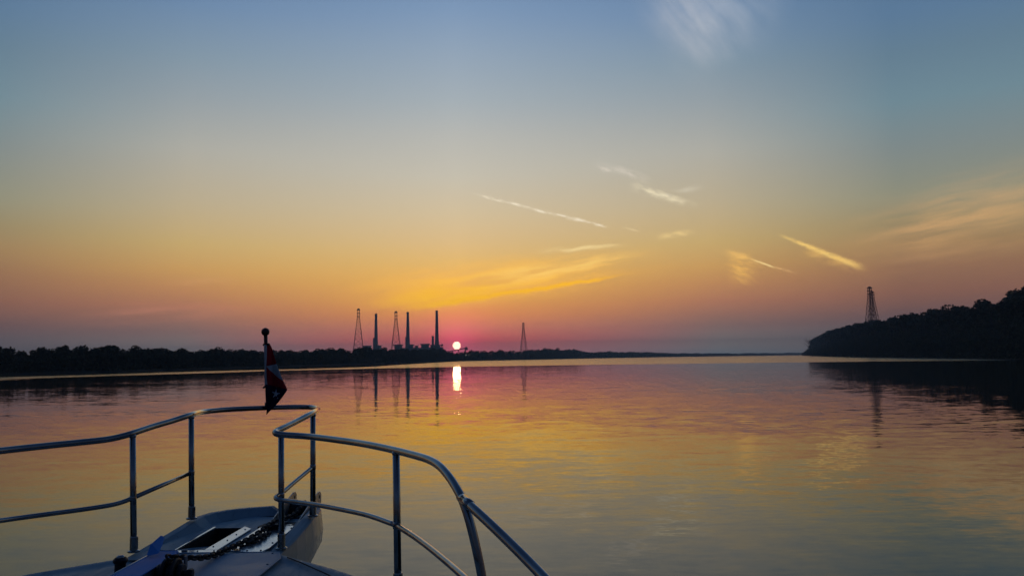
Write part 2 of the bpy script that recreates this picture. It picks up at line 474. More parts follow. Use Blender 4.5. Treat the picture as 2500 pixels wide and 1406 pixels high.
# ------------------------------------------------------------------ river
def water_build(n, b):
    g = n.t.nodes.new('ShaderNodeNewGeometry')
    pos = g.outputs['Position']
    px_, py_, pz_ = n.sep(pos)
    flat = n.comb(px_, py_, 0.0)
    r = n.vmath('LENGTH', flat)
    brg = n.math('MULTIPLY', n.math('ARCTAN2', px_, py_), 57.29578)
    # ripples: slopes from several sizes of wavelet, crests drawn out across the river
    wide = n.vmath('MULTIPLY', flat, (0.45, 1.0, 1.0))
    def slopes(scale, detail):
        return n.vmath('SUBTRACT', n.noise(wide, scale, detail, 0.55, color=True), (0.5, 0.5, 0.5))
    s0 = n.vmath('SCALE', slopes(6.0, 2.0), scale=0.050)
    s1 = n.vmath('SCALE', slopes(1.5, 2.0), scale=0.056)
    s2 = n.vmath('SCALE', slopes(0.45, 1.0), scale=0.020)
    s3 = n.vmath('SCALE', slopes(0.06, 2.0), scale=0.005)
    s = n.vmath('ADD', n.vmath('ADD', n.vmath('ADD', s0, s1), s2), s3)
    patch = n.mapr(n.noise(n.vmath('MULTIPLY', flat, (0.35, 1.0, 1.0)), 0.035, 3.0, 0.6), 0.35, 0.65, 0.45, 1.40)
    calm = n.mapr(r, 15.0, 130.0, 1.15, 0.70)
    # wind-ruffled reach farther up the river, its near edge roughly across the stream
    wob = n.math('MULTIPLY_ADD', n.noise(n.vmath('MULTIPLY', flat, (0.3, 1.0, 1.0)), 0.012, 3.0, 0.6), 70.0, -35.0)
    r_in = n.mapr(brg, -34.0, -4.0, 222.0, 372.0, smooth=False)
    r_in = n.math('ADD', r_in, wob)
    near_edge = n.mapr(n.math('SUBTRACT', r, r_in), -14.0, 14.0)
    lee = n.math('MULTIPLY_ADD', n.math('POWER', n.mapr(brg, -14.0, 2.0, smooth=False), 3.0), 3000.0, 38.0)     # sheltered water under the low bank
    far_edge = n.mapr(n.math('SUBTRACT', n.math('SUBTRACT', r, r_in), lee), -10.0, 40.0, 1.0, 0.0)
    lee_r = n.mapr(brg, 17.0, 31.0, 3000.0, 120.0, smooth=False)
    far_edge = n.math('MULTIPLY', far_edge, n.mapr(n.math('SUBTRACT', n.math('SUBTRACT', r, r_in), lee_r), -10.0, 60.0, 1.0, 0.0))
    ruffle = n.math('MULTIPLY', near_edge, far_edge)
    amp = n.math('ADD', n.math('MULTIPLY', patch, calm), n.math('MULTIPLY', ruffle, 4.6))
    s = n.vmath('SCALE', s, scale=amp)
    sx, sy, sz = n.sep(s)
    n.put(b.inputs['Normal'], n.vmath('NORMALIZE', n.comb(sx, sy, 1.0)))
    n.put(b.inputs['Roughness'], n.math('MULTIPLY_ADD', ruffle, 0.14, 0.03))
M_WATER = mat('river_water', (0.026, 0.027, 0.014), 0.03, build=water_build)
M_WATER.node_tree.nodes['Principled BSDF'].inputs['IOR'].default_value = 1.333
RX, RY0, RY1 = 9000.0, -600.0, 9500.0
xs = [-RX, -3000, -1000, -300, 300, 1000, 3000, RX]
ys = [RY0, -100, 100, 400, 1000, 2500, 5000, RY1]
wv = [(x, y, 0.0) for y in ys for x in xs]
wf = [(j * 8 + i, j * 8 + i + 1, (j + 1) * 8 + i + 1, (j + 1) * 8 + i) for j in range(7) for i in range(7)]
tag(obj('river_water', wv, wf, M_WATER), kind='structure')

# ------------------------------------------------------------------ banks
def shore(tab):
    """waterline from photo column and drop below the horizon"""
    out = []
    for x, dep in tab:
        p = ray(x, horizon(x) + dep)
        t = -H / p.z
        out.append((p.x * t, p.y * t))
    return out
LEFT = shore([(-700, 37), (-300, 29), (0, 23.5), (300, 20.0), (600, 14), (850, 9.5), (1000, 6.8), (1130, 4.9), (1330, 3.7),
              (1410, 2.9), (1570, 2.2), (1700, 1.75), (1955, 1.15), (2100, 1.0)])
RIGHT = shore([(2900, 40), (2700, 30), (2500, 20.5), (2400, 17), (2250, 12.6), (2098, 9.4), (2010, 6.2), (1975, 4.0), (1958, 3.2)])
TOP_LEFT = [(-700, 838), (0, 843), (35, 845), (44, 857), (62, 855), (100, 851), (150, 846), (180, 843), (250, 845), (266, 843),
            (330, 846), (420, 849), (480, 852), (540, 848), (562, 853), (602, 849), (630, 856), (720, 853), (770, 851), (835, 850),
            (848, 857), (864, 850), (900, 848), (935, 850), (960, 853), (1000, 851), (1075, 850), (1090, 853), (1105, 860),
            (1135, 859), (1150, 855), (1200, 856), (1280, 855), (1302, 852), (1345, 851), (1400, 852), (1420, 857), (1500, 857),
            (1600, 859), (1650, 861), (1700, 862.5), (1800, 862), (1955, 860), (2100, 859)]
TOP_RIGHT = [(1955, 850), (1962, 842), (1978, 836), (1990, 826), (2004, 819), (2030, 808), (2060, 798), (2100, 791), (2140, 783),
             (2170, 776), (2182, 771), (2240, 765), (2270, 758), (2300, 753), (2340, 746), (2360, 743), (2380, 747), (2400, 740),
             (2430, 731), (2446, 734), (2462, 723), (2500, 708), (2600, 682), (2900, 640)]
def resample(line, step_fn):
    pts = [line[0]]
    i, t = 0, 0.0
    cur = Vector((*line[0], 0))
    acc = [0.0]
    for a, b in zip(line, line[1:]):
        acc.append(acc[-1] + math.hypot(b[0] - a[0], b[1] - a[1]))
    s, out = 0.0, []
    while s < acc[-1]:
        x = float(np.interp(s, acc, [p[0] for p in line]))
        y = float(np.interp(s, acc, [p[1] for p in line]))
        x2 = float(np.interp(min(s + 5, acc[-1]), acc, [p[0] for p in line]))
        y2 = float(np.interp(min(s + 5, acc[-1]), acc, [p[1] for p in line]))
        tx, ty = x2 - x, y2 - y
        L = math.hypot(tx, ty) or 1.0
        out.append((x, y, tx / L, ty / L))
        s += step_fn(math.hypot(x, y))
    return out
JAG = np.random.default_rng(5).uniform(-1, 1, 997)
def crest(x, y, table):
    """height of the wood's outline for a spot on the ground"""
    u, v = pix((x, y, 0.0))
    far = min(1.0, 620.0 / max(1.0, math.hypot(x, y)))
    top = interp(u, table) + (JAG[int(u / 6.0) % 997] * 2.4 + JAG[int(u / 17.0 + 31) % 997] * 3.0) * (0.25 + 0.75 * far)
    r = ray(u, top)
    return H + r.z / r.y * y
def bank_mesh(name, line, side, table, rise, deep):
    st = resample(line, lambda r: max(8.0, r * 0.03))
    V, F = [], []
    prof = [(-5.0, -0.6), (0.0, 0.05), (2.5, 0.7), (12.0, None), (28.0, None), (50.0, None), (deep, None)]
    for x, y, tx, ty in st:
        nx, ny = (-ty * side, tx * side)
        for k, (sb, z) in enumerate(prof):
            X, Y = x + nx * sb, y + ny * sb
            if z is None:
                hgt = max(0.9, crest(X, Y, table) * rise - 1.0)
                z = 0.9 + (hgt - 0.9) * min(1.0, (sb - 2.5) / 45.0)
            V.append((X, Y, z))
    m = len(prof)
    for i in range(len(st) - 1):
        for k in range(m - 1):
            F.append((i * m + k, i * m + k + 1, (i + 1) * m + k + 1, (i + 1) * m + k))
    o = obj(name, V, F, M_EARTH, smooth=True)
    return tag(o, kind='structure')
bank_mesh('low_river_bank', LEFT, 1, TOP_LEFT, 0.12, 700.0)
bank_mesh('wooded_point_bank', RIGHT, -1, TOP_RIGHT, 0.55, 160.0)
# land behind the power station
pl = [P(600, 872, 700), P(850, 872, 1050), P(1000, 873, 1500), P(1350, 872, 2050), P(1400, 871, 2700), P(1350, 871, 3400), P(500, 873, 3400), P(300, 873, 900)]
tag(obj('plant_ground', [(p.x, p.y, 2.2) for p in pl], [tuple(range(len(pl)))], M_EARTH), kind='structure')

# ------------------------------------------------------------------ trees
def quads(centres, size, rs):
    """leaf-clump faces of mixed tilt round the given centres"""
    n = len(centres)
    d1 = rs.normal(size=(n, 3)); d1 /= np.linalg.norm(d1, axis=1)[:, None]
    d2 = np.cross(d1, rs.normal(size=(n, 3))); d2 /= np.linalg.norm(d2, axis=1)[:, None]
    sz = (size * rs.uniform(0.5, 1.3, n))[:, None]
    a, b_ = d1 * sz, d2 * sz * rs.uniform(0.5, 0.9, n)[:, None]
    return np.stack([centres - a - b_, centres + a - b_ * 0.6, centres + a * 0.8 + b_, centres - a * 0.7 + b_ * 1.1], axis=1).reshape(-1, 3)
def crown_points(h, w, rs, n, lobes):
    """leaf spots for a broad crown of height h and width w standing on z = 0"""
    L = []
    for k in range(lobes):
        a = rs.uniform(0, 2 * math.pi)
        zz = rs.uniform(0.22, 0.86)
        prof = math.sin(math.pi * min(1.0, (zz - 0.10) / 0.92)) ** 0.6
        rad = w * 0.5 * prof * rs.uniform(0.2, 0.85)
        L.append((rad * math.cos(a), rad * math.sin(a), zz * h, w * rs.uniform(0.13, 0.26)))
    L.append((0, 0, 0.88 * h, w * 0.2))
    per = n // len(L)
    out = []
    for lx, ly, lz, lr in L:
        q = rs.normal(size=(per, 3))
        q /= np.linalg.norm(q, axis=1)[:, None]
        q *= (lr * rs.uniform(0.35, 1.05, per) ** 0.5)[:, None]
        q[:, 2] *= 0.8
        out.append(q + np.array([lx, ly, lz]))
    c = np.concatenate(out)
    c[:, 2] = np.minimum(c[:, 2], h)
    return c
def fast_mesh(name, V, material):
    n = len(V) // 4
    me = bpy.data.meshes.new(name)
    me.vertices.add(len(V)); me.vertices.foreach_set('co', V.astype(np.float32).ravel())
    me.loops.add(n * 4); me.loops.foreach_set('vertex_index', np.arange(n * 4, dtype=np.int32))
    me.polygons.add(n); me.polygons.foreach_set('loop_start', np.arange(0, n * 4, 4, dtype=np.int32))
    me.materials.append(material)
    me.update()
    return me
PROTO = []
for k in range(7):
    rs = np.random.default_rng(50 + k)
    wid = [0.72, 0.9, 0.6, 0.82, 1.0, 0.66, 0.78][k]
    c = crown_points(1.0, wid, rs, 1500, 15)
    me_c = fast_mesh('crown', quads(c, 0.030, rs), M_LEAF)
    g = [tube_geo(smooth_path([(0, 0, -0.06), (0.01, 0, 0.2), (-0.01, 0.01, 0.45), (0.02, 0, 0.75)], 3), [0.030 - 0.0026 * i for i in range(10)], 6)]
    for j in range(5):
        a = rs.uniform(0, 6.28); z0 = rs.uniform(0.25, 0.5)
        g.append(tube_geo([(0, 0, z0), (0.11 * math.cos(a), 0.11 * math.sin(a), z0 + 0.13), (0.25 * wid * math.cos(a), 0.25 * wid * math.sin(a), z0 + 0.30)], [0.014, 0.010, 0.004], 5))
    v, f = join(*g)
    me_t = bpy.data.meshes.new('trunk')
    me_t.from_pydata([tuple(q) for q in v], [], f); me_t.materials.append(M_BARK); me_t.update()
    PROTO.append((me_t, me_c))
def plant_tree(x, y, z, h, label, group, k=None):
    me_t, me_c = PROTO[random.randrange(len(PROTO)) if k is None else k]
    root = empty('tree', (0, 0, 0))
    m = Matrix.Translation((x, y, z)) @ Matrix.Rotation(random.uniform(0, 6.28), 4, 'Z') @ Matrix.Diagonal((h * random.uniform(0.9, 1.25), h * random.uniform(0.9, 1.25), h, 1))
    root.matrix_world = m
    for nm, me in (('trunk', me_t), ('crown', me_c)):
        o = bpy.data.objects.new(nm, me); COL.objects.link(o); o.parent = root
    return tag(root, label, 'tree', group)
def wood(name, label, spots, leaf, per_tree):
    """a far wood that reads as one mass"""
    chunks = []
    for (x, y, z, h, w) in spots:
        rs = np.random.default_rng(int(abs(x * 13 + y * 7)) % 100000)
        c = crown_points(1.0, 1.0, rs, per_tree, 9)
        c[:, 0] *= w; c[:, 1] *= w; c[:, 2] = c[:, 2] * h
        low = rs.uniform(-0.5, 0.5, (per_tree // 4, 3)) * np.array([w * 1.3, w * 1.3, 0]) + np.array([0, 0, 1]) * rs.uniform(0, 0.4, per_tree // 4)[:, None] * h
        c = np.concatenate([c, low])
        chunks.append(quads(c + np.array([x, y, z]), leaf * max(1.0, h / 12.0), rs))
    o = bpy.data.objects.new(name, fast_mesh(name, np.concatenate(chunks), M_LEAF))
    COL.objects.link(o)
    return tag(o, label, 'wood', kind='stuff')

# low bank: rows of undergrowth and trees, with the outline trees as single things
mass, mass_far, n_left = [], [], 0
for x, y, tx, ty in resample(LEFT, lambda r: max(5.0, r * 0.011)):
    r = math.hypot(x, y)
    nx, ny = -ty, tx
    for row, sb in enumerate((4.0, 11.0, 20.0, 34.0)):
        X = x + nx * sb * random.uniform(0.8, 1.2) + tx * random.uniform(-3, 3)
        Y = y + ny * sb * random.uniform(0.8, 1.2) + ty * random.uniform(-3, 3)
        c = crest(X, Y, TOP_LEFT)
        h = c * (0.62, 0.78, 0.84, 0.86)[row] * random.uniform(0.88, 1.04)
        (mass if r < 2300 else mass_far).append((X, Y, 0.8, h, max(h * 0.8, r * 0.012)))
wood('riverside_wood', 'low dark wood lining the far bank from the flag past the chimneys', mass, 0.42, 260)
wood('distant_wood', 'faint blue grey wood fading into haze up the river', mass_far, 1.5, 90)
def left_label(u):
    if u < 640: return 'dark leafy tree on the low bank to the left of the flag', 'bank trees left of the flag'
    if u < 1110: return 'dusky leafy tree on the bank in front of the chimneys', 'bank trees under the chimneys'
    return 'hazy blue tree on the bank beyond the rising sun', 'bank trees beyond the sun'
for x, y, tx, ty in resample(LEFT, lambda r: max(6.0, r * 0.014)):
    r = math.hypot(x, y)
    if r > 2150: break
    sb = random.uniform(18, 30)
    X, Y = x - ty * sb, y + tx * sb
    u = pix((X, Y, 0))[0]
    if u < -40: continue
    c = crest(X, Y, TOP_LEFT) * random.uniform(0.90, 1.04)
    plant_tree(X, Y, 0.7, c - 0.7, *left_label(u))
# wooded point on the near side
mass = []
def point_ground(X, Y, sb):
    hg = max(0.9, crest(X, Y, TOP_RIGHT) * 0.55 - 1.0)
    return 0.9 + (hg - 0.9) * min(1.0, max(0.0, (sb - 2.5) / 45.0))
for x, y, tx, ty in resample(RIGHT, lambda r: max(3.6, r * 0.007)):
    nx, ny = ty, -tx
    for row, sb in enumerate((2.5, 7.0, 14.0, 23.0, 34.0, 48.0)):
        s2 = sb * random.uniform(0.85, 1.15)
        X = x + nx * s2 + tx * random.uniform(-2, 2); Y = y + ny * s2 + ty * random.uniform(-2, 2)
        zg = point_ground(X, Y, s2)
        h = min(13.0, crest(X, Y, TOP_RIGHT) * 0.85 - zg) * random.uniform(0.8, 1.0) * (0.55 if row == 0 else 0.8 if row == 1 else 1.0)
        if h > 1.5: mass.append((X, Y, zg - 0.4, h, max(6.0, h * 0.75)))
wood('hillside_wood', 'black wooded hillside falling to the river behind the lattice pair', mass, 0.40, 330)
for sb0, stepk in ((52.0, 0.022), (30.0, 0.040)):
    for x, y, tx, ty in resample(RIGHT, lambda r: max(5.0, r * stepk)):
        sb = sb0 * random.uniform(0.9, 1.1)
        X, Y = x + ty * sb, y - tx * sb
        u = pix((X, Y, 0))[0]
        if u > 2560: continue
        zg = point_ground(X, Y, sb)
        c = crest(X, Y, TOP_RIGHT) * random.uniform(0.90, 1.05)
        if c - zg < 3: continue
        if u > 2300: lb = ('tall black tree on the highest part of the wooded hill', 'trees on the hill crest')
        elif u > 2130: lb = ('black tree on the hill crest above the bright water strip', 'trees along the hill slope')
        else: lb = ('dark tree stepping down towards the tip of the wooded point', 'trees towards the point')
        plant_tree(X, Y, zg - 0.3, c - zg + 0.3, *lb)
# bare snags at the tip
g = []
base = P(1984, 868, 1150.0)
trunk = [(base.x, base.y, 0.0), (base.x - 1.5, base.y, 9.0), (base.x - 5.0, base.y, 19.0), (base.x - 8.5, base.y, 27.5)]
for nm_i in range(1):
    root = empty('dead_tree', (base.x, base.y, 0.0))
    attach(obj('trunk', *tube_geo(smooth_path(trunk, 4), [0.5 - 0.035 * i for i in range(13)], 6), M_BARK), root)
    for (z0, dx2, dz2) in ((17, -6, 6), (19, 2, 8.0), (21, -5.5, 4), (13, -8.5, 6)):
        xx = base.x - z0 * 0.26
        attach(obj('branch', *tube_geo([(xx, base.y, z0), (xx + dx2 * 0.5, base.y + 1, z0 + dz2 * 0.6), (xx + dx2, base.y, z0 + dz2)], [0.3, 0.22, 0.12], 5), M_BARK), root)
    tag(root, 'bare dead tree leaning out over the tip of the wooded point', 'tree')

# ------------------------------------------------------------------ power station
def at(x, y, d): return P(x, y, d)
def chimney(x, ytop, wt, wb, d, label, block=None):
    """tapered stack; wt and wb its top and foot widths in photo pixels"""
    top = at(x, ytop, d); k = d / FPX
    ht = top.z
    X = top.x + 0.0
    root = empty('chimney', (X, d, 2.0))
    prof = [(wb * k / 2 * 1.12, 2.0), (wb * k / 2, ht * 0.16), (wb * k / 2 * 0.9, ht * 0.3), ((wt * 0.6 + wb * 0.4) * k / 2, ht * 0.6), (wt * k / 2, ht - 5.0)]
    attach(obj('shaft', *lathe_geo((X, d, 0), prof, 24), M_CONC, smooth=True), root)
    attach(obj('lip', *lathe_geo((X, d, 0), [(wt * k / 2 * 1.1, ht - 5.0), (wt * k / 2 * 1.12, ht - 1.2), (wt * k / 2 * 0.95, ht)], 24), M_CONC), root)
    for zz in (0.33, 0.66):
        rr = (wb + (wt - wb) * zz) * k / 2 * 1.03 + 0.6
        attach(obj('gallery', *lathe_geo((X, d, 0), [(rr, ht * zz), (rr, ht * zz + 1.4)], 20), M_LATT), root)
    if block:
        bx0, bx1, by = block
        a, b_ = at(bx0, by, d), at(bx1, by, d)
        attach(soften(obj('duct_tower', *box_geo(((a.x + b_.x) / 2, d + 2, a.z / 2 + 1), (abs(b_.x - a.x), 14, a.z - 2)), M_CLAD), 0.3), root)
    return tag(root, label, 'chimney', 'power station chimneys')
chimney(918.0, 765.5, 5.6, 11.0, 2650, 'tall tapered chimney with a stepped duct tower, leftmost of three', (911.2, 919, 825.0))
chimney(995.6, 761.5, 5.6, 11.4, 2600, 'tall tapered chimney between the second lattice tower and the boiler house', (990.0, 997, 822.5))
chimney(1066.2, 758.0, 5.8, 11.4, 2550, 'tallest tapered chimney, closest to the rising sun')
chimney(1056.6, 820.0, 5.2, 6.2, 2540, 'short straight stack beside the tallest chimney')

def block_building(name, x0, x1, ytop, d, label, roof_over=1.6, roof_px=2.2, cat='building', win=4):
    a, b_ = at(x0, ytop, d), at(x1, ytop, d)
    k = d / FPX
    root = empty(name, ((a.x + b_.x) / 2, d, 2.0))
    w = b_.x - a.x
    zt = a.z - roof_px * k
    cx = (a.x + b_.x) / 2
    attach(obj('wall', *box_geo((cx, d, (zt + 2.0) / 2), (w, 34, zt - 2.0)), M_CLAD), root)
    attach(obj('roof', *box_geo((cx, d, zt + roof_px * k / 2 + 0.02), (w + 2 * roof_over * k, 38, roof_px * k)), M_CONC), root)
    for i in range(win):
        wx = cx - w / 2 + w * (i + 0.5) / win
        attach(obj('window', *box_geo((wx, d - 17.1, zt - 6.0), (w / win * 0.55, 0.4, 4.0)), M_DARK), root)
    return tag(root, label, cat, 'power station buildings')
block_building('switch_house', 888, 903, 844.0, 2500, 'low flat roofed block between the first lattice tower and chimney')
block_building('plant_building', 921, 929, 843.2, 2560, 'small flat roofed annex against the foot of the first chimney', 1.0, 1.8)
block_building('boiler_house', 965, 980, 841.2, 2450, 'stepped boiler house at the foot of the second lattice tower', 2.2, 2.6)
block_building('plant_building', 999, 1008, 841.0, 2520, 'flat topped annex against the foot of the second chimney', 1.6, 1.8)
block_building('boiler_house', 1030, 1046, 839.4, 2450, 'wide flat roofed boiler house between the second and tallest chimneys', 1.8, 2.8)
block_building('turbine_hall', 1052, 1074, 842.0, 2480, 'long low hall joining the feet of the two stacks near the sun', 1.0, 2.0, win=6)
block_building('pump_house', 1014.5, 1019.5, 844.0, 2450, 'tiny square pump house standing alone between two boiler houses', 0.4, 1.0, win=2)
block_building('plant_ramp', 968, 1080, 849.5, 2550, 'long low hall running behind the trees under the chimneys', 1.0, 2.0, win=14)
# water tank on legs by the sun
k = 2500 / FPX
tp = at(1079.3, 840.0, 2500)
root = empty('water_tank', (tp.x, 2500, 2.0))
attach(obj('tank', *lathe_geo((tp.x, 2500, 0), [(2.6 * k * 0.7, tp.z - 5.2 * k), (2.6 * k, tp.z - 4.2 * k), (2.6 * k, tp.z - 0.8 * k), (1.0 * k, tp.z)], 18), M_CLAD, smooth=True), root)
for sx in (-1, 1):
    for sy in (-1, 1):
        attach(obj('leg', *tube_geo([(tp.x + sx * 2.9, 2500 + sy * 2.9, 2.0), (tp.x + sx * 2.1, 2500 + sy * 2.1, tp.z - 4.4 * k)], 0.5, 6), M_LATT), root)
tag(root, 'squat water tank on legs just beside the tallest chimney', 'tank')
# coal conveyor under the sun
a, b_ = at(1094, 858.5, 1750), at(1137, 849.5, 1750)
root = empty('coal_conveyor', (a.x, 1750, 2.0))
attach(obj('gallery', *tube_geo([a, b_], 1.3, 4), M_CLAD), root)
attach(soften(obj('head_house', *box_geo((b_.x + 1.0, 1750, b_.z - 1.2), (6.0, 6.0, 6.5)), M_CLAD), 0.2), root)
for t in (0.25, 0.6, 0.97):
    q = a.lerp(b_, t)
    for sx in (-1, 1):
        attach(obj('leg', *tube_geo([(q.x + sx * 2.0, 1750, 1.5), (q.x + sx * 0.4, 1750, q.z - 1.0)], 0.45, 6), M_LATT), root)
tag(root, 'slanting coal conveyor ending in a small head house under the sun', 'conveyor')
for i, (lx, ly, lb) in enumerate(((1096.5, 868.0, 'bright yard lamp on the bank below the sun, before the conveyor foot'),
                                  (1137.5, 866.8, 'dimmer yard lamp on the bank under the conveyor head'),
                                  (1145.0, 866.8, 'bright yard lamp on the bank just past the conveyor head'))):
    p = at(lx, ly, 1430)
    root = empty('yard_lamp', (p.x, 1430, 0.5))
    attach(obj('post', *tube_geo([(p.x, 1430, 0.3), (p.x, 1430, p.z)], 0.12, 6), M_IRON), root)
    attach(obj('lamp_head', *lathe_geo((p.x, 1430, p.z), [(0.3, -0.5), (0.75, -0.1), (0.7, 0.3), (0.2, 0.6)], 10), M_LAMP), root)
    tag(root, lb, 'lamp')

# ------------------------------------------------------------------ lattice towers
def lattice_tower(x, ytop, ybase, wb, wt, d, label, foot=2.0, group='river crossing towers', thick=0.52):
    k = d / FPX
    top = at(x, ytop, d); bot = at(x, ybase, d)
    X, Z1, Z0 = top.x, top.z, foot
    slope = (wb - wt) * k / 2 / ((bot.z - Z1) * -0.78)
    waist = Z1 - (Z1 - bot.z) * 0.22
    hw_t = wt * k / 2
    def hw(z): return hw_t if z >= waist else hw_t + (waist - z) * slope
    root = empty('lattice_tower', (X, d, foot))
    rot = math.radians(14)
    def pt(sx, sy, z):
        w = hw(z); a, b2 = sx * w, sy * w
        return Vector((X + a * math.cos(rot) - b2 * math.sin(rot), d + a * math.sin(rot) + b2 * math.cos(rot), z))
    for sx, sy in ((-1, -1), (1, -1), (1, 1), (-1, 1)):
        attach(obj('leg', *tube_geo([pt(sx, sy, Z0), pt(sx, sy, waist), pt(sx, sy, Z1 - 2)], thick, 5), M_LATT), root)
    levels = [waist]
    step = hw_t * 2.2
    while levels[-1] - step > Z0 + 2:
        levels.append(levels[-1] - step); step *= 1.16
    levels.append(Z0 + 1)
    cor = ((-1, -1), (1, -1), (1, 1), (-1, 1))
    for zi, z in enumerate(levels[:-1]):
        z2 = levels[zi + 1]
        g = []
        for c0, c1 in zip(cor, cor[1:] + cor[:1]):
            g.append(tube_geo([pt(*c0, z2), pt(*c1, z2)], thick * 0.55, 4))
            g.append(tube_geo([pt(*c0, z), pt(*c1, z2)], thick * 0.5, 4))
            g.append(tube_geo([pt(*c1, z), pt(*c0, z2)], thick * 0.5, 4))
        o = obj('bracing', *join(*g), M_LATT); o['kind'] = 'stuff'
        attach(o, root)
    sp = Z1 - waist
    for fz in (0.02, 0.42):
        z = waist + sp * fz
        attach(obj('platform', *box_geo((X, d, z), (hw_t * 2.9, hw_t * 2.9, sp * 0.07), Matrix.Rotation(rot, 3, 'Z')), M_LATT), root)
    attach(obj('cross_arm', *box_geo((X, d, Z1 - sp * 0.18), (hw_t * 2.7, hw_t * 2.7, sp * 0.10), Matrix.Rotation(rot, 3, 'Z')), M_LATT), root)
    attach(obj('cap', *lathe_geo((X, d, 0), [(hw_t * 1.25, Z1 - sp * 0.13), (hw_t * 1.1, Z1 - sp * 0.05), (hw_t * 0.5, Z1)], 10), M_LATT), root)
    g = []
    for c0, c1 in zip(cor, cor[1:] + cor[:1]):
        g.append(tube_geo([pt(*c0, waist + sp * 0.42), pt(*c1, waist + sp * 0.80)], thick * 0.5, 4))
        g.append(tube_geo([pt(*c0, waist + sp * 0.02), pt(*c1, waist + sp * 0.42)], thick * 0.5, 4))
    o = obj('bracing', *join(*g), M_LATT); o['kind'] = 'stuff'
    attach(o, root)
    return tag(root, label, 'tower', group)
lattice_tower(875.2, 753.0, 846.0, 21.5, 5.4, 2150, 'tall steel lattice tower at the left end of the power station')
lattice_tower(966.7, 759.5, 848.0, 20.0, 5.0, 2250, 'steel lattice tower standing between the first and second chimneys')
lattice_tower(1277.6, 787.0, 852.0, 13.6, 3.4, 2500, 'lone small lattice tower on the bank beyond the sun')
lattice_tower(2122.5, 699.5, 783.0, 18.0, 6.4, 1000, 'taller lattice tower of the pair behind the wooded hill', 8.0, thick=0.33)
lattice_tower(2129.0, 711.0, 783.0, 18.0, 5.6, 1120, 'shorter lattice tower half hidden in the pair behind the hill', 8.0, thick=0.33)

# ------------------------------------------------------------------ barges
def barge(x0, x1, ytop, ywater, d, label, cabin):
    a, b_ = at(x0, ywater, d), at(x1, ywater, d)
    hz = at(x0, ytop, d).z
    L = b_.x - a.x; cx = (a.x + b_.x) / 2
    root = empty('barge', (cx, d, 0.0))
    hull = [(a.x, d, 0.45 * hz), (a.x + L * 0.05, d, -0.5), (b_.x - L * 0.05, d, -0.5), (b_.x, d, 0.45 * hz)]
    attach(obj('hull', *prism_geo(hull, (0, 10, 0)), M_BARGE), root)
    for i in range(4):
        x = a.x + L * (0.12 + 0.17 * i)
        attach(obj('hatch_cover', *box_geo((x + L * 0.07, d + 5, hz * 0.52), (L * 0.13, 8, hz * 0.16)), M_BARGE), root)
    if cabin:
        attach(obj('wheelhouse', *box_geo((b_.x - L * 0.14, d + 5, hz * 0.72), (L * 0.12, 7, hz * 0.5)), M_CLAD), root)
        attach(obj('funnel', *box_geo((b_.x - L * 0.05, d + 5, hz * 0.62), (L * 0.03, 3, hz * 0.3)), M_BARGE), root)
    return tag(root, label, 'barge')
barge(1688, 1729, 863.5, 870.3, 3600, 'distant towboat and barge far up the hazy river', True)
barge(936, 976, 881.6, 886.0, 860, 'dark low barge moored under the trees below the second chimney', False)

# ------------------------------------------------------------------ boat bow
BX = -1.66
def zr(v): return H + v
boat = empty('boat', (BX, 2.0, 0.0))
tag(boat, 'grey boat bow with polished steel guard rail and anchor roller', 'boat')
def part(name, geo, material, smooth=False, parent=None, bev=None):
    o = obj(name, geo[0], geo[1], material, smooth=smooth)
    if bev: soften(o, bev)
    if parent is None: attach(o, boat)
    else:
        o.parent = parent
        o.matrix_parent_inverse = Matrix()
    return o
# hull: stations along the boat; half width at the deck edge and at the waterline
ST = [(-2.0, 1.90, 1.62), (-0.5, 1.88, 1.60), (0.8, 1.83, 1.52), (1.8, 1.73, 1.36), (2.5, 1.62, 1.18), (3.0, 1.49, 0.98),
      (3.35, 1.34, 0.80), (3.62, 1.19, 0.65), (3.82, 1.07, 0.54), (3.97, 0.97, 0.45), (4.12, 0.82, 0.36), (4.24, 0.68, 0.28),
      (4.34, 0.56, 0.20), (4.42, 0.47, 0.13), (4.50, 0.38, 0.08), (4.57, 0.25, 0.04), (4.62, 0.06, 0.012)]
zd = lambda d: -1.062 + 0.012 * max(0.0, (d - 3.5))
V, F = [], []
for d, w, wl in ST:
    z0 = zd(d)
    sec = [(0.0, 0.028), (0.5, 0.022)]
    ring = [(w * a, d, z0 + b2) for a, b2 in sec]
    e = min(0.20, w * 0.5)
    ring += [(w - e, d, z0 + 0.006), (w - e * 0.62, d, z0 + 0.026), (w - e * 0.28, d, z0 + 0.022), (w - e * 0.08, d, z0 - 0.008),
             (w, d, z0 - 0.06), (w - 0.01, d, z0 - 0.16)]
    drop = H + z0
    dk = d - max(0.0, d - 3.0) * 0.22
    ring += [(w * 0.55 + wl * 0.45, d - max(0.0, d - 3.0) * 0.10, z0 - drop * 0.5), (wl, dk, z0 - drop), (wl * 0.7, dk - 0.05, z0 - drop - 0.5)]
    for sgn in (1, -1):
        for x, y, z in ring:
            V.append((BX + x * sgn, y, zr(z)))
m = 11
for i in range(len(ST) - 1):
    for s in (0, 1):
        a0, b0 = i * 2 * m + s * m, (i + 1) * 2 * m + s * m
        for k in range(m - 1):
            q = (a0 + k, a0 + k + 1, b0 + k + 1, b0 + k)
            F.append(q if s == 0 else q[::-1])
hull = part('hull', (V, F), M_GEL, smooth=True)
hull.data.materials.append(M_TOP)
for i, p in enumerate(hull.data.polygons):
    if i % (m - 1) >= 6: p.material_index = 1
hull.modifiers.new('sub', 'SUBSURF').levels = 1
hull.modifiers['sub'].render_levels = 2
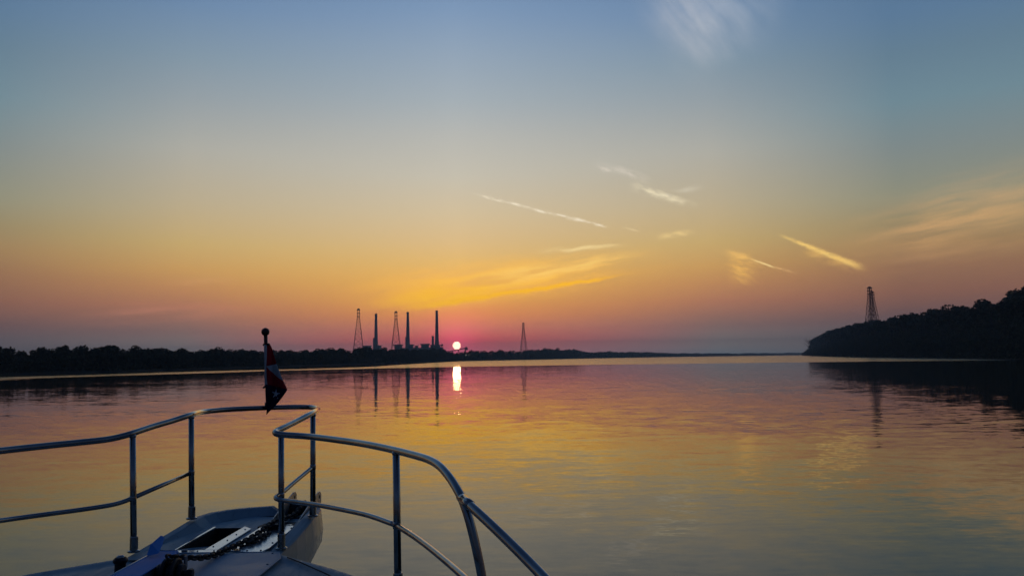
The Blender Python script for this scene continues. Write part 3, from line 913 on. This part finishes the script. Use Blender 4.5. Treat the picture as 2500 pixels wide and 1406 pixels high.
# foredeck tread panel
def deckz(x, d): return zd(d) + 0.030
poly = [(-0.30, 4.36), (0.40, 4.40), (0.44, 4.28), (0.43, 3.88), (0.30, 3.7), (-0.30, 3.7)]
part('deck_panel', prism_geo([(BX + x, d, zr(deckz(x, d) + 0.004)) for x, d in poly], (0, 0, 0.006)), M_TREAD, bev=0.004)

# pulpit platform: outline (off centre, ahead, top height)
OUT = [(0.36, 4.34), (0.405, 4.70), (0.425, 5.00), (0.418, 5.20), (0.405, 5.31), (0.36, 5.35), (0.30, 5.38), (0.18, 5.40), (0.07, 5.41),
       (0.0, 5.395), (-0.10, 5.36), (-0.20, 5.30), (-0.285, 5.21), (-0.335, 5.10), (-0.345, 4.98), (-0.40, 4.72), (-0.47, 4.42), (-0.49, 4.30)]
def top_z(d): return interp(d, [(4.3, -1.060), (4.5, -1.045), (4.75, -0.995), (5.0, -0.955), (5.2, -0.945), (5.45, -0.942)])
def floor_z(d): return interp(d, [(4.3, -1.030), (4.45, -1.030), (5.0, -1.000), (5.4, -0.985)])
n = len(OUT)
def inset(o, k, y_back=4.36):
    cx, cy = 0.03, 4.85
    pts = []
    for i, (x, d) in enumerate(OUT):
        a, b2 = OUT[max(i - 1, 0)], OUT[min(i + 1, n - 1)]
        tx, ty = b2[0] - a[0], b2[1] - a[1]
        L = math.hypot(tx, ty)
        pts.append((x - ty / L * k, max(d + tx / L * k, 4.30)))
    return pts
rings = []
def notch(i, z, d): return floor_z(d) - 0.03 if 5 < i < 8 else z
rings.append([(x * 0.30, 4.30 + (d - 4.30) * 0.12, -1.75) for x, d in OUT])
rings.append([(x * 0.86, 4.30 + (d - 4.30) * 0.50, -1.36) for x, d in OUT])
rings.append([(x * 0.98, 4.30 + (d - 4.30) * 0.70, -1.245) for x, d in OUT])
rings.append([(x * 1.005, 4.30 + (d - 4.30) * 1.015, -1.158) for x, d in OUT])
rings.append([(x * 1.01, 4.30 + (d - 4.30) * 1.04, -1.085) for x, d in OUT])
rings.append([(x, d, notch(i, top_z(d) - 0.012, d)) for i, (x, d) in enumerate(OUT)])
rings.append([(x, d, notch(i, top_z(OUT[i][1]), d)) for i, (x, d) in enumerate(inset(OUT, 0.014))])
rings.append([(x, d, notch(i, top_z(OUT[i][1]) + 0.002, d)) for i, (x, d) in enumerate(inset(OUT, 0.065))])
rings.append([(x, d, min(notch(i, top_z(OUT[i][1]) - 0.010, d), top_z(OUT[i][1]))) for i, (x, d) in enumerate(inset(OUT, 0.078))])
rings.append([(x, d, min(floor_z(d), top_z(OUT[i][1]) - 0.006)) for i, (x, d) in enumerate(inset(OUT, 0.125))])
V = [(BX + x, d, zr(z)) for r in rings for x, d, z in r]
F = []
for i in range(len(rings) - 1):
    for k in range(n - 1):
        F.append((i * n + k, i * n + k + 1, (i + 1) * n + k + 1, (i + 1) * n + k))
pul = part('pulpit', (V, F), M_GEL)
pul.data.materials.append(M_TOP)
for i, p in enumerate(pul.data.polygons):
    p.use_smooth = False
    if i // (n - 1) < 5: p.material_index = 1
soften(pul, 0.006, 2)
# platform floor with the locker opening cut through it
HATCH = [(-0.205, 4.50), (-0.155, 4.985), (0.015, 4.985), (-0.045, 4.50)]
inner = inset(OUT, 0.12)
inner = [(x, d) for x, d in inner]
def fz(d): return zr(floor_z(d))
lo_l = (-0.36, 4.36)
V = [(BX + x, d, fz(d) + 0.001) for x, d in
     [(-0.40, 4.34), (-0.215, 5.10), (-0.03, 5.27), (0.30, 5.24), (0.30, 4.34)] + HATCH]
F = [(0, 5, 6, 1), (1, 6, 7, 2), (2, 7, 3), (3, 7, 8, 4), (4, 8, 5, 0)]
part('platform_floor', (V, F), M_GEL)
hatch = part('locker_hatch', join(*[
    prism_geo([(BX + x, d, fz(d) + 0.003) for x, d in q], (0, 0, 0.007)) for q in (
        [(-0.225, 4.455), (0.045, 4.455), (0.030, 4.497), (-0.21, 4.497)],)]), M_PANEL, bev=0.002)
part('frame', prism_geo([(BX + x, d, fz(d) + 0.003) for x, d in [(-0.043, 4.499), (0.032, 4.499), (0.075, 4.93), (0.017, 4.985)]], (0, 0, 0.007)), M_PANEL, parent=hatch, bev=0.002)
part('frame', prism_geo([(BX + x, d, fz(d) + 0.003) for x, d in [(-0.212, 4.499), (-0.206, 4.499), (-0.156, 4.987), (-0.172, 4.987)]], (0, 0, 0.006)), M_PANEL, parent=hatch, bev=0.001)
hz0 = [(BX + x, d, fz(d) - 0.001) for x, d in HATCH]
hz1 = [(x, d, z - 0.16) for x, d, z in hz0]
part('locker_well', (hz0 + hz1, [(0, 1, 5, 4), (1, 2, 6, 5), (2, 3, 7, 6), (3, 0, 4, 7), (4, 5, 6, 7)]), M_DARK, parent=hatch)
part('latch', lathe_geo((BX - 0.14, 4.474, fz(4.474) + 0.010), [(0.016, 0.0), (0.016, 0.006), (0.010, 0.009)], 14), M_GREYCAST, parent=hatch)
part('chafe_plate', prism_geo([(BX + x, d, fz(d) + 0.003) for x, d in
     [(0.075, 4.50), (0.20, 4.455), (0.285, 4.455), (0.305, 4.52), (0.325, 4.98), (0.29, 5.02), (0.12, 4.97)]], (0, 0, 0.006)), M_PANEL, bev=0.002)

# bolts and seams
def bolt(x, d, z, r=0.0055):
    part('bolt', lathe_geo((BX + x, d, zr(z)), [(r, 0.0), (r, 0.0025), (r * 0.6, 0.004)], 8), M_GREYCAST)
for x, d in ((0.10, 4.515), (0.20, 4.475), (0.275, 4.475), (0.295, 4.62), (0.305, 4.78), (0.315, 4.93), (0.145, 4.93), (0.10, 4.62), (0.125, 4.78)):
    bolt(x, d, floor_z(d) + 0.009)
for x, d in ((-0.015, 4.56), (0.02, 4.68), (0.03, 4.80), (0.045, 4.91), (-0.19, 4.475), (-0.07, 4.475), (0.02, 4.475)):
    bolt(x, d, floor_z(d) + 0.010, 0.0045)
for x, d in ((-0.27, 4.33), (0.10, 4.35), (0.37, 4.37), (0.41, 4.15), (0.40, 3.93)):
    bolt(x, d, deckz(x, d) + 0.010, 0.006)
part('toe_seam', tube_geo(smooth_path([(BX + sgn_x, d, zr(zd(d) + 0.0285)) for sgn_x, d in ((0.46, 4.33), (0.56, 4.22), (0.66, 4.10), (0.78, 3.95), (0.86, 3.80), (0.98, 3.60), (1.12, 3.35))], 4), 0.0035, 6), M_RUBBER)
# guard rail -----------------------------------------------------------
def zpt(x, y, z):
    """point of the rail seen at photo x, y at height z below the eye"""
    r = ray(x, y)
    t = z / r.z
    return Vector((0, 0, H)) + r * t
RT, RM, RP = 0.0172, 0.0125, 0.0168
port = [P(-420, 1160, 3.2), P(-200, 1124, 3.6), P(0, 1100, 3.97), P(110, 1088, 4.15), P(200, 1079, 4.29), P(262, 1072, 4.38), P(300, 1064, 4.44),
        P(324, 1057, 4.48), P(372, 1041, 4.65), P(420, 1027, 4.81), P(467, 1012, 4.97), P(496, 1005, 5.28), P(560, 999, 5.50), P(640, 995.5, 5.66),
        P(705, 993.5, 5.73), P(752, 993.5, 5.72), P(772, 996, 5.64), P(776, 999, 5.50), P(764, 1007, 5.03), P(726, 1027, 4.79), P(690, 1045, 4.58),
        P(677, 1051, 4.52), P(672, 1055, 4.48), P(678, 1059, 4.45), P(700, 1061.5, 4.44), P(763, 1066, 4.36), P(850, 1077, 4.10), P(905, 1086, 3.90), P(962, 1098, 3.70),
        P(1010, 1110, 3.53), P(1046, 1121, 3.40), P(1072, 1136, 3.30), P(1095, 1161, 3.20), P(1114, 1190, 3.12), P(1130, 1222, 3.06), P(1146, 1270, 3.02), P(1162, 1335, 3.0),
        P(1177, 1410, 2.99), P(1194, 1520, 2.97)]
part('top_rail', tube_geo(smooth_path(port, 6), RT, 16), M_STEEL, smooth=True)
part('side_rail', tube_geo(smooth_path([P(1124, 1212, 3.085), P(1150, 1235, 2.98), P(1200, 1281, 2.86), P(1270, 1349, 2.72), P(1340, 1421, 2.58), P(1480, 1570, 2.3), P(1750, 1850, 1.9)], 6), RT * 1.02, 16), M_STEEL, smooth=True)
part('rail_sleeve', tube_geo([P(1132, 1219, 3.05), P(1150, 1235.5, 2.98)], RT * 1.14, 16), M_STEEL, smooth=True)
part('mid_rail', tube_geo(smooth_path([P(-300, 1314, 3.4), P(0, 1270, 3.97), P(110, 1255, 4.15), P(200, 1243, 4.29), P(265, 1233, 4.38), P(298, 1225, 4.44), P(324, 1215, 4.48)], 6), RM, 14), M_STEEL, smooth=True)
part('mid_rail', tube_geo([P(324, 1215, 4.48), P(467, 1153, 4.97)], RM, 14), M_STEEL, smooth=True)
part('mid_rail', tube_geo(smooth_path([P(764, 1139, 5.03), P(724, 1172, 4.79), P(690, 1201, 4.58), P(678, 1209, 4.52), P(673, 1214, 4.48), P(680, 1219, 4.45), P(702, 1222, 4.42),
      P(763, 1230, 4.27), P(850, 1246, 4.04), P(905, 1259, 3.87), P(967, 1281, 3.68)], 6), RM, 14), M_STEEL, smooth=True)
part('mid_rail', tube_geo(smooth_path([P(967, 1281, 3.68), P(1020, 1315, 3.40), P(1080, 1362, 3.08), P(1150, 1424, 2.75), P(1250, 1525, 2.4)], 6), RM, 14), M_STEEL, smooth=True)
for (tx, ty, bx, by, d, cy) in ((324, 1060, 326.5, 1342, 4.48, 1306), (467, 1014, 468, 1262, 4.97, 1233), (686.5, 1058, 687, 1335, 4.55, 1299),
                                (764, 1008, 764, 1256, 5.02, 1228), (967, 1100, 971.5, 1432, 3.68, 1394)):
    p0, p1 = P(tx, ty, d), P(bx, by, d)
    o = part('post', tube_geo([p0, p1], RP, 16), M_STEEL, smooth=True)
    cp = P(bx, cy, d)
    c = part('collar', lathe_geo((p1.x, p1.y, p1.z - 0.004), [(RP * 1.27, 0.0), (RP * 1.27, cp.z - p1.z - 0.004), (RP * 1.16, cp.z - p1.z)], 16), M_STEEL, smooth=False, parent=o)
    f = part('foot_plate', lathe_geo((p1.x, p1.y, p1.z - 0.010), [(RP * 1.9, 0.0), (RP * 1.9, 0.008), (RP * 1.4, 0.012)], 16), M_STEEL, parent=o)

# weld beads where tubes meet, and grub screws on the collars
for (x, y, d) in ((324, 1062, 4.48), (467, 1017, 4.97), (686.5, 1062, 4.55), (764, 1011, 5.02), (967, 1103, 3.68)):
    q = P(x, y, d)
    part('weld_bead', lathe_geo((q.x, q.y, q.z - 0.006), [(RP * 1.02, -0.006), (RP * 1.16, 0.0), (RP * 1.22, 0.006)], 16), M_STEEL, smooth=True)
for (x, y, d) in ((324.5, 1216, 4.48), (467.5, 1153, 4.97), (686.5, 1208, 4.55), (764, 1139, 5.02), (968.5, 1281, 3.68)):
    q = P(x, y, d)
    part('weld_bead', lathe_geo((q.x, q.y, q.z), [(RP * 1.01, -0.016), (RP * 1.12, -0.006), (RP * 1.12, 0.006), (RP * 1.01, 0.016)], 16), M_STEEL, smooth=True)
# bow roller -----------------------------------------------------------
CH = [(4.86, -1.005), (5.12, -0.985), (5.30, -0.950), (5.44, -0.905), (5.50, -0.886), (5.555, -0.884), (5.59, -0.905), (5.60, -0.945), (5.56, -0.995), (5.50, -1.02), (5.20, -1.03), (4.90, -1.02)]
CH = [(4.86, -1.012), (5.08, -0.955), (5.28, -0.915), (5.44, -0.886), (5.50, -0.876), (5.55, -0.878), (5.585, -0.900), (5.59, -0.945), (5.565, -0.985), (5.50, -1.02), (5.20, -1.035), (4.90, -1.025)]
def cheek(xo):
    q = [(BX + xo, d, zr(z)) for d, z in CH]
    pl_ = part('roller_cheek', prism_geo(q, (0.007, 0, 0)), M_PLATE, bev=0.002)
    h_ = part('pin_hole', lathe_geo((BX + xo - 0.0012, 5.535, zr(-0.912)), [(0.0125, 0.0), (0.0125, 0.0095)], 14, 'X'), M_DARK, parent=pl_)
    return pl_
cheek(0.165); cheek(0.332)
part('roller', lathe_geo((BX + 0.176, 5.44, zr(-0.985)), [(0.058, 0.0), (0.056, 0.02), (0.036, 0.055), (0.034, 0.08), (0.036, 0.105), (0.056, 0.138), (0.058, 0.152)], 24, 'X'), M_RUBBER, smooth=True)
part('roller', lathe_geo((BX + 0.177, 5.22, zr(-1.015)), [(0.050, 0.0), (0.034, 0.03), (0.032, 0.075), (0.034, 0.12), (0.050, 0.150)], 24, 'X'), M_RUBBER, smooth=True)
part('roller_bed', prism_geo([(BX + 0.10, 4.97, fz(4.97) + 0.010), (BX + 0.330, 4.99, fz(4.99) + 0.010), (BX + 0.330, 5.6, fz(5.4) - 0.03), (BX + 0.14, 5.6, fz(5.4) - 0.03)], (0, 0, -0.05)), M_RUBBER)
part('chain_stop', box_geo((BX + 0.22, 4.94, fz(4.94) + 0.02), (0.09, 0.10, 0.035)), M_IRON, bev=0.004)

# windlass -------------------------------------------------------------
wx0 = BX - 0.085
zt = -0.955
body = part('windlass', prism_geo([(BX - 0.155, 3.45, zr(-1.045)), (BX - 0.155, 4.10, zr(-1.040)), (BX - 0.150, 4.16, zr(zt - 0.012)), (BX - 0.145, 4.10, zr(zt)), (BX - 0.150, 3.50, zr(zt - 0.008)), (BX - 0.155, 3.43, zr(-0.99))], (0.115, 0, 0)), M_GREYCAST, bev=0.008)
def wpart(name, geo, material, smooth=False, bev=None):
    o = part(name, geo, material, smooth, parent=body, bev=bev)
    return o
wpart('cover', prism_geo([(BX - 0.162, 3.44, zr(zt + 0.002)), (BX - 0.157, 4.17, zr(zt + 0.004)), (BX - 0.055, 4.17, zr(zt + 0.004)), (BX - 0.030, 4.12, zr(zt + 0.004)), (BX - 0.020, 3.44, zr(zt + 0.002))], (0, 0, 0.006)), M_BLUE, bev=0.002)
wpart('cover_trim', tube_geo([(BX - 0.163, 3.44, zr(zt + 0.008)), (BX - 0.158, 4.171, zr(zt + 0.010)), (BX - 0.056, 4.173, zr(zt + 0.010)), (BX - 0.022, 4.11, zr(zt + 0.010))], 0.0042, 8), M_PANEL, smooth=True)
wpart('reflection_streak', prism_geo([P(357, 1356, 4.02), P(366, 1330, 4.10), P(388, 1310, 4.2), P(398, 1314, 4.2), P(393, 1332, 4.12), P(384, 1352, 4.03)], (0.004, 0.014, 0.006)), M_BLUE, bev=0.003)  # solid blue slab standing in for a translucent smear of reflected light
gx = BX + 0.005
def disc(x, r, w, material, name):
    return wpart(name, lathe_geo((x, 3.88, zr(-0.985)), [(r * 0.9, 0.0), (r, w * 0.25), (r, w * 0.75), (r * 0.9, w)], 28, 'X'), material, smooth=False)
disc(gx - 0.030, 0.046, 0.030, M_IRON, 'shaft')
disc(gx, 0.072, 0.020, M_IRON, 'gypsy_wheel')
disc(gx + 0.020, 0.050, 0.028, M_IRON, 'gypsy_hub')
disc(gx + 0.048, 0.072, 0.018, M_IRON, 'gypsy_wheel')
disc(gx + 0.066, 0.045, 0.026, M_IRON, 'clutch_cone')
disc(gx + 0.092, 0.016, 0.03, M_IRON, 'clutch_shaft')
wpart('clutch_nut', lathe_geo((gx + 0.112, 3.88, zr(-0.985)), [(0.022, 0.0), (0.024, 0.006), (0.024, 0.018), (0.020, 0.024)], 6, 'X'), M_IRON)
wpart('chain_stripper', box_geo((gx + 0.080, 3.93, zr(-0.945)), (0.010, 0.03, 0.06)), M_GREYCAST, bev=0.003)
wpart('base_plate', box_geo((BX - 0.04, 3.84, zr(-1.031)), (0.30, 0.56, 0.014)), M_GREYCAST, bev=0.004)
# mooring bitt
q = P(293, 1406, 4.0)
bt = part('mooring_bitt', lathe_geo((q.x, 4.0, zr(-1.05)), [(0.040, 0.0), (0.034, 0.012), (0.027, 0.03), (0.026, 0.085), (0.034, 0.095), (0.034, 0.105), (0.026, 0.114)], 20), M_IRON, smooth=False)
cpb = part('cap', lathe_geo((q.x, 4.0, zr(-0.9365)), [(0.024, 0.0), (0.020, 0.008), (0.010, 0.013)], 16), M_STEEL, smooth=True, parent=bt)

# anchor chain ---------------------------------------------------------
cpath = smooth_path([Vector((BX + 0.035, 3.865, zr(-0.906))), Vector((BX + 0.050, 3.96, zr(-0.930))), Vector((BX + 0.085, 4.20, zr(-0.985))), Vector((BX + 0.120, 4.46, zr(-0.998))),
                     Vector((BX + 0.165, 4.70, zr(-0.990))), Vector((BX + 0.205, 4.95, zr(-0.962))), Vector((BX + 0.250, 5.22, zr(-0.972))), Vector((BX + 0.253, 5.44, zr(-0.936))),
                     Vector((BX + 0.253, 5.50, zr(-0.965)))], 24)
acc = [0.0]
for a, b_ in zip(cpath, cpath[1:]): acc.append(acc[-1] + (b_ - a).length)
def on_path(s):
    i = int(np.searchsorted(acc, s)) - 1
    i = max(0, min(i, len(cpath) - 2))
    t = (s - acc[i]) / max(1e-9, acc[i + 1] - acc[i])
    return cpath[i].lerp(cpath[i + 1], t), (cpath[i + 1] - cpath[i]).normalized()
WIRE, HALF, WID = 0.0064, 0.0150, 0.0125
loop = []
for k in range(16):
    a = 2 * math.pi * k / 16
    loop.append(Vector((math.cos(a) * WID + 0.0, math.sin(a) * WID + math.copysign(HALF * 0.75, math.sin(a)) if abs(math.sin(a)) > 1e-6 else 0.0, 0.0)))
V, F = [], []
for i, p in enumerate(loop):
    t = (loop[(i + 1) % 16] - loop[i - 1]).normalized()
    bn = Vector((0, 0, 1)); nr = t.cross(bn)
    for k in range(8):
        a = 2 * math.pi * k / 8
        V.append(p + nr * math.cos(a) * WIRE + bn * math.sin(a) * WIRE)
for i in range(16):
    for k in range(8):
        F.append((i * 8 + k, i * 8 + (k + 1) % 8, ((i + 1) % 16) * 8 + (k + 1) % 8, ((i + 1) % 16) * 8 + k))
link_me = bpy.data.meshes.new('chain_link')
link_me.from_pydata([tuple(v) for v in V], [], F); link_me.materials.append(M_CHAIN); link_me.shade_smooth(); link_me.update()
chain = empty('anchor_chain', tuple(cpath[0]))
tag(chain, 'dark galvanised anchor chain running from windlass to bow roller', 'chain')
PITCHL = 0.0350
def put_link(p, t, i):
    side = t.cross(Vector((0, 0, 1))).normalized()
    up = side.cross(t).normalized()
    m3 = Matrix((side, t, up)).transposed().to_4x4()
    roll = Matrix.Rotation(math.radians(45 + (90 if i % 2 else 0) + random.uniform(-8, 8)), 4, 'Y')
    o = bpy.data.objects.new('chain_link', link_me)
    COL.objects.link(o)
    o.parent = chain
    o.matrix_parent_inverse = WORLD[chain.name].inverted()
    o.matrix_basis = Matrix.Translation(p) @ m3 @ roll
s, i = 0.0, 0
while s < acc[-1] - 0.02:
    put_link(*on_path(s), i); s += PITCHL; i += 1
bight = smooth_path([Vector((BX + 0.215, 4.80, zr(-1.000))), Vector((BX + 0.205, 4.68, fz(4.68) + 0.026)), Vector((BX + 0.170, 4.585, fz(4.585) + 0.020)), Vector((BX + 0.125, 4.56, fz(4.56) + 0.020))], 16)
acc = [0.0]; cpath = bight
for a, b_ in zip(cpath, cpath[1:]): acc.append(acc[-1] + (b_ - a).length)
s = 0.0
while s < acc[-1]:
    put_link(*on_path(s), i); s += PITCHL; i += 1

# flag staff and furled flag -------------------------------------------
SD = 5.66
ball = P(648, 810, SD); foot = P(654.5, 993, SD)
staff = empty('flagstaff', tuple(foot))
tag(staff, 'dark wooden flagstaff with ball top clamped to the bow rail', 'flagstaff')
def spart(name, geo, material, smooth=False):
    o = obj(name, geo[0], geo[1], material, smooth=smooth); attach(o, staff); return o
ax = (ball - foot).normalized()
spart('pole', tube_geo([foot - ax * 0.015, foot.lerp(ball, 0.55), ball], [0.0150, 0.0145, 0.0130], 14), M_WOOD, True)
bm = bmesh.new(); bmesh.ops.create_uvsphere(bm, u_segments=24, v_segments=16, radius=0.0285)
bm.verts.ensure_lookup_table()
gv = [v.co + ball for v in bm.verts]; gf = [tuple(v.index for v in f.verts) for f in bm.faces]; bm.free()
spart('finial', (gv, gf), M_WOOD, True)
spart('clamp', tube_geo([foot - ax * 0.018, foot + ax * 0.03], 0.022, 14), M_IRON, True)

flag = empty('flag', tuple(P(650, 842, SD - 0.02)))
tag(flag, 'limp red, white and navy flag with one white star, wrapped round the staff', 'flag')
# left and right edge of the hanging cloth against height, in photo places
EDGE = [(836, 646.5, 655.0), (842, 645.8, 660.5), (850, 645.6, 664.0), (870, 645.6, 669.5), (888, 645.6, 675.0), (905, 645.6, 681.5), (930, 645.8, 691.5), (944, 645.9, 698.0),
        (951, 646.2, 701.0), (958, 647.0, 696.5), (970, 648.6, 688.0), (985, 650.2, 676.0), (996, 651.0, 666.0), (1004, 650.8, 657.5), (1011, 650.0, 651.0)]
def fl(y, t, lift=0.0):
    l = float(np.interp(y, [e[0] for e in EDGE], [e[1] for e in EDGE])); r = float(np.interp(y, [e[0] for e in EDGE], [e[2] for e in EDGE]))
    wdt = (r - l) / 45.0
    dep = SD - 0.036 - 0.030 * math.sin(t * 5.2 + 0.6 + (y - 840) * 0.016) * wdt - 0.014 * math.sin(t * 11.0 + y * 0.045) * wdt + 0.06 * t * t * wdt
    return P(l + (r - l) * t, y, dep - lift)
def cloth_part(name, rows, material, ncol=10, lift=0.0, label=None):
    """rows: (y at the left end, y at the right end, t left, t right)"""
    V, F = [], []
    for (ya, yb, ta, tb) in rows:
        for c in range(ncol + 1):
            u = c / ncol
            V.append(fl(ya + (yb - ya) * u, ta + (tb - ta) * u, lift))
    for r in range(len(rows) - 1):
        for c in range(ncol):
            F.append((r * (ncol + 1) + c, r * (ncol + 1) + c + 1, (r + 1) * (ncol + 1) + c + 1, (r + 1) * (ncol + 1) + c))
    o = obj(name, V, F, material, smooth=True)
    md = o.modifiers.new('cloth', 'SOLIDIFY'); md.thickness = 0.003; md.offset = -1
    attach(o, flag)
    if label: o['label'] = label
    return o
def rows_between(f0, f1, n):
    return [tuple(a + (b2 - a) * i / n for a, b2 in zip(f0, f1)) for i in range(n + 1)]
cloth_part('white_stripe', rows_between((842, 841, 0.0, 0.33), (893, 893, 0.0, 0.13), 6) + rows_between((900, 900, 0.0, 0.13), (946, 944, 0.0, 0.14), 6), M_WHITE, 4)
cloth_part('red_stripe', rows_between((838, 838, 0.15, 1.0), (845, 844, 0.38, 1.0), 2) + rows_between((852, 850, 0.30, 1.0), (893.5, 888, 0.13, 1.0), 7), M_RED, 8, 0.003)
cloth_part('white_stripe', rows_between((893.5, 888.5, 0.13, 1.0), (894.5, 930, 0.13, 1.0), 9), M_WHITE, 10, 0.0015)
cloth_part('red_stripe', rows_between((894.5, 930, 0.13, 1.0), (940, 950, 0.14, 1.0), 8), M_RED, 10, 0.003)
cloth_part('blue_field', rows_between((938, 950, 0.04, 1.0), (1011, 1011, 0.0, 1.0), 16), M_NAVY, 10, 0.006)
star = []
for k in range(10):
    a = math.radians(-90 + 8 + 36 * k); rr = 12.4 if k % 2 == 0 else 4.6
    x, y = 673.0 + math.cos(a) * rr * 0.86, 961.5 + math.sin(a) * rr
    l = float(np.interp(y, [e[0] for e in EDGE], [e[1] for e in EDGE])); r = float(np.interp(y, [e[0] for e in EDGE], [e[2] for e in EDGE]))
    star.append(fl(y, (x - l) / (r - l), 0.012))
V = star + [sum(star, Vector()) / 10]
F = [(10, (k + 1) % 10, k) for k in range(10)]
o = obj('star', V, F, M_STAR)
md = o.modifiers.new('cloth', 'SOLIDIFY'); md.thickness = 0.003
attach(o, flag)
for yy, tt in ((839, 0.2), (943, 0.02)):
    attach(obj('tie', *tube_geo([P(643.5, yy + 3, SD - 0.02), P(648, yy, SD - 0.045), P(655, yy + 2, SD - 0.04), P(656.5, yy + 1, SD + 0.01)], 0.0075, 8), M_RUBBER, smooth=True), flag)

# ------------------------------------------------------------------ haze
HT = 190.0
hx, hy0, hy1 = RX + 500, RY0 - 400, RY1 + 500
v, f = box_geo((0, (hy0 + hy1) / 2, (HT - 3.0) / 2), (2 * hx, hy1 - hy0, HT + 3.0))
mh = bpy.data.materials.new('morning_haze')
mh.use_nodes = True
mh.node_tree.nodes.clear()
pv = mh.node_tree.nodes.new('ShaderNodeVolumePrincipled')
pv.inputs['Color'].default_value = (0.74, 0.90, 1.0, 1)
pv.inputs['Density'].default_value = 0.00016
pv.inputs['Anisotropy'].default_value = 0.15
om = mh.node_tree.nodes.new('ShaderNodeOutputMaterial')
mh.node_tree.links.new(pv.outputs[0], om.inputs['Volume'])
tag(obj('haze', v, f, mh), kind='stuff')
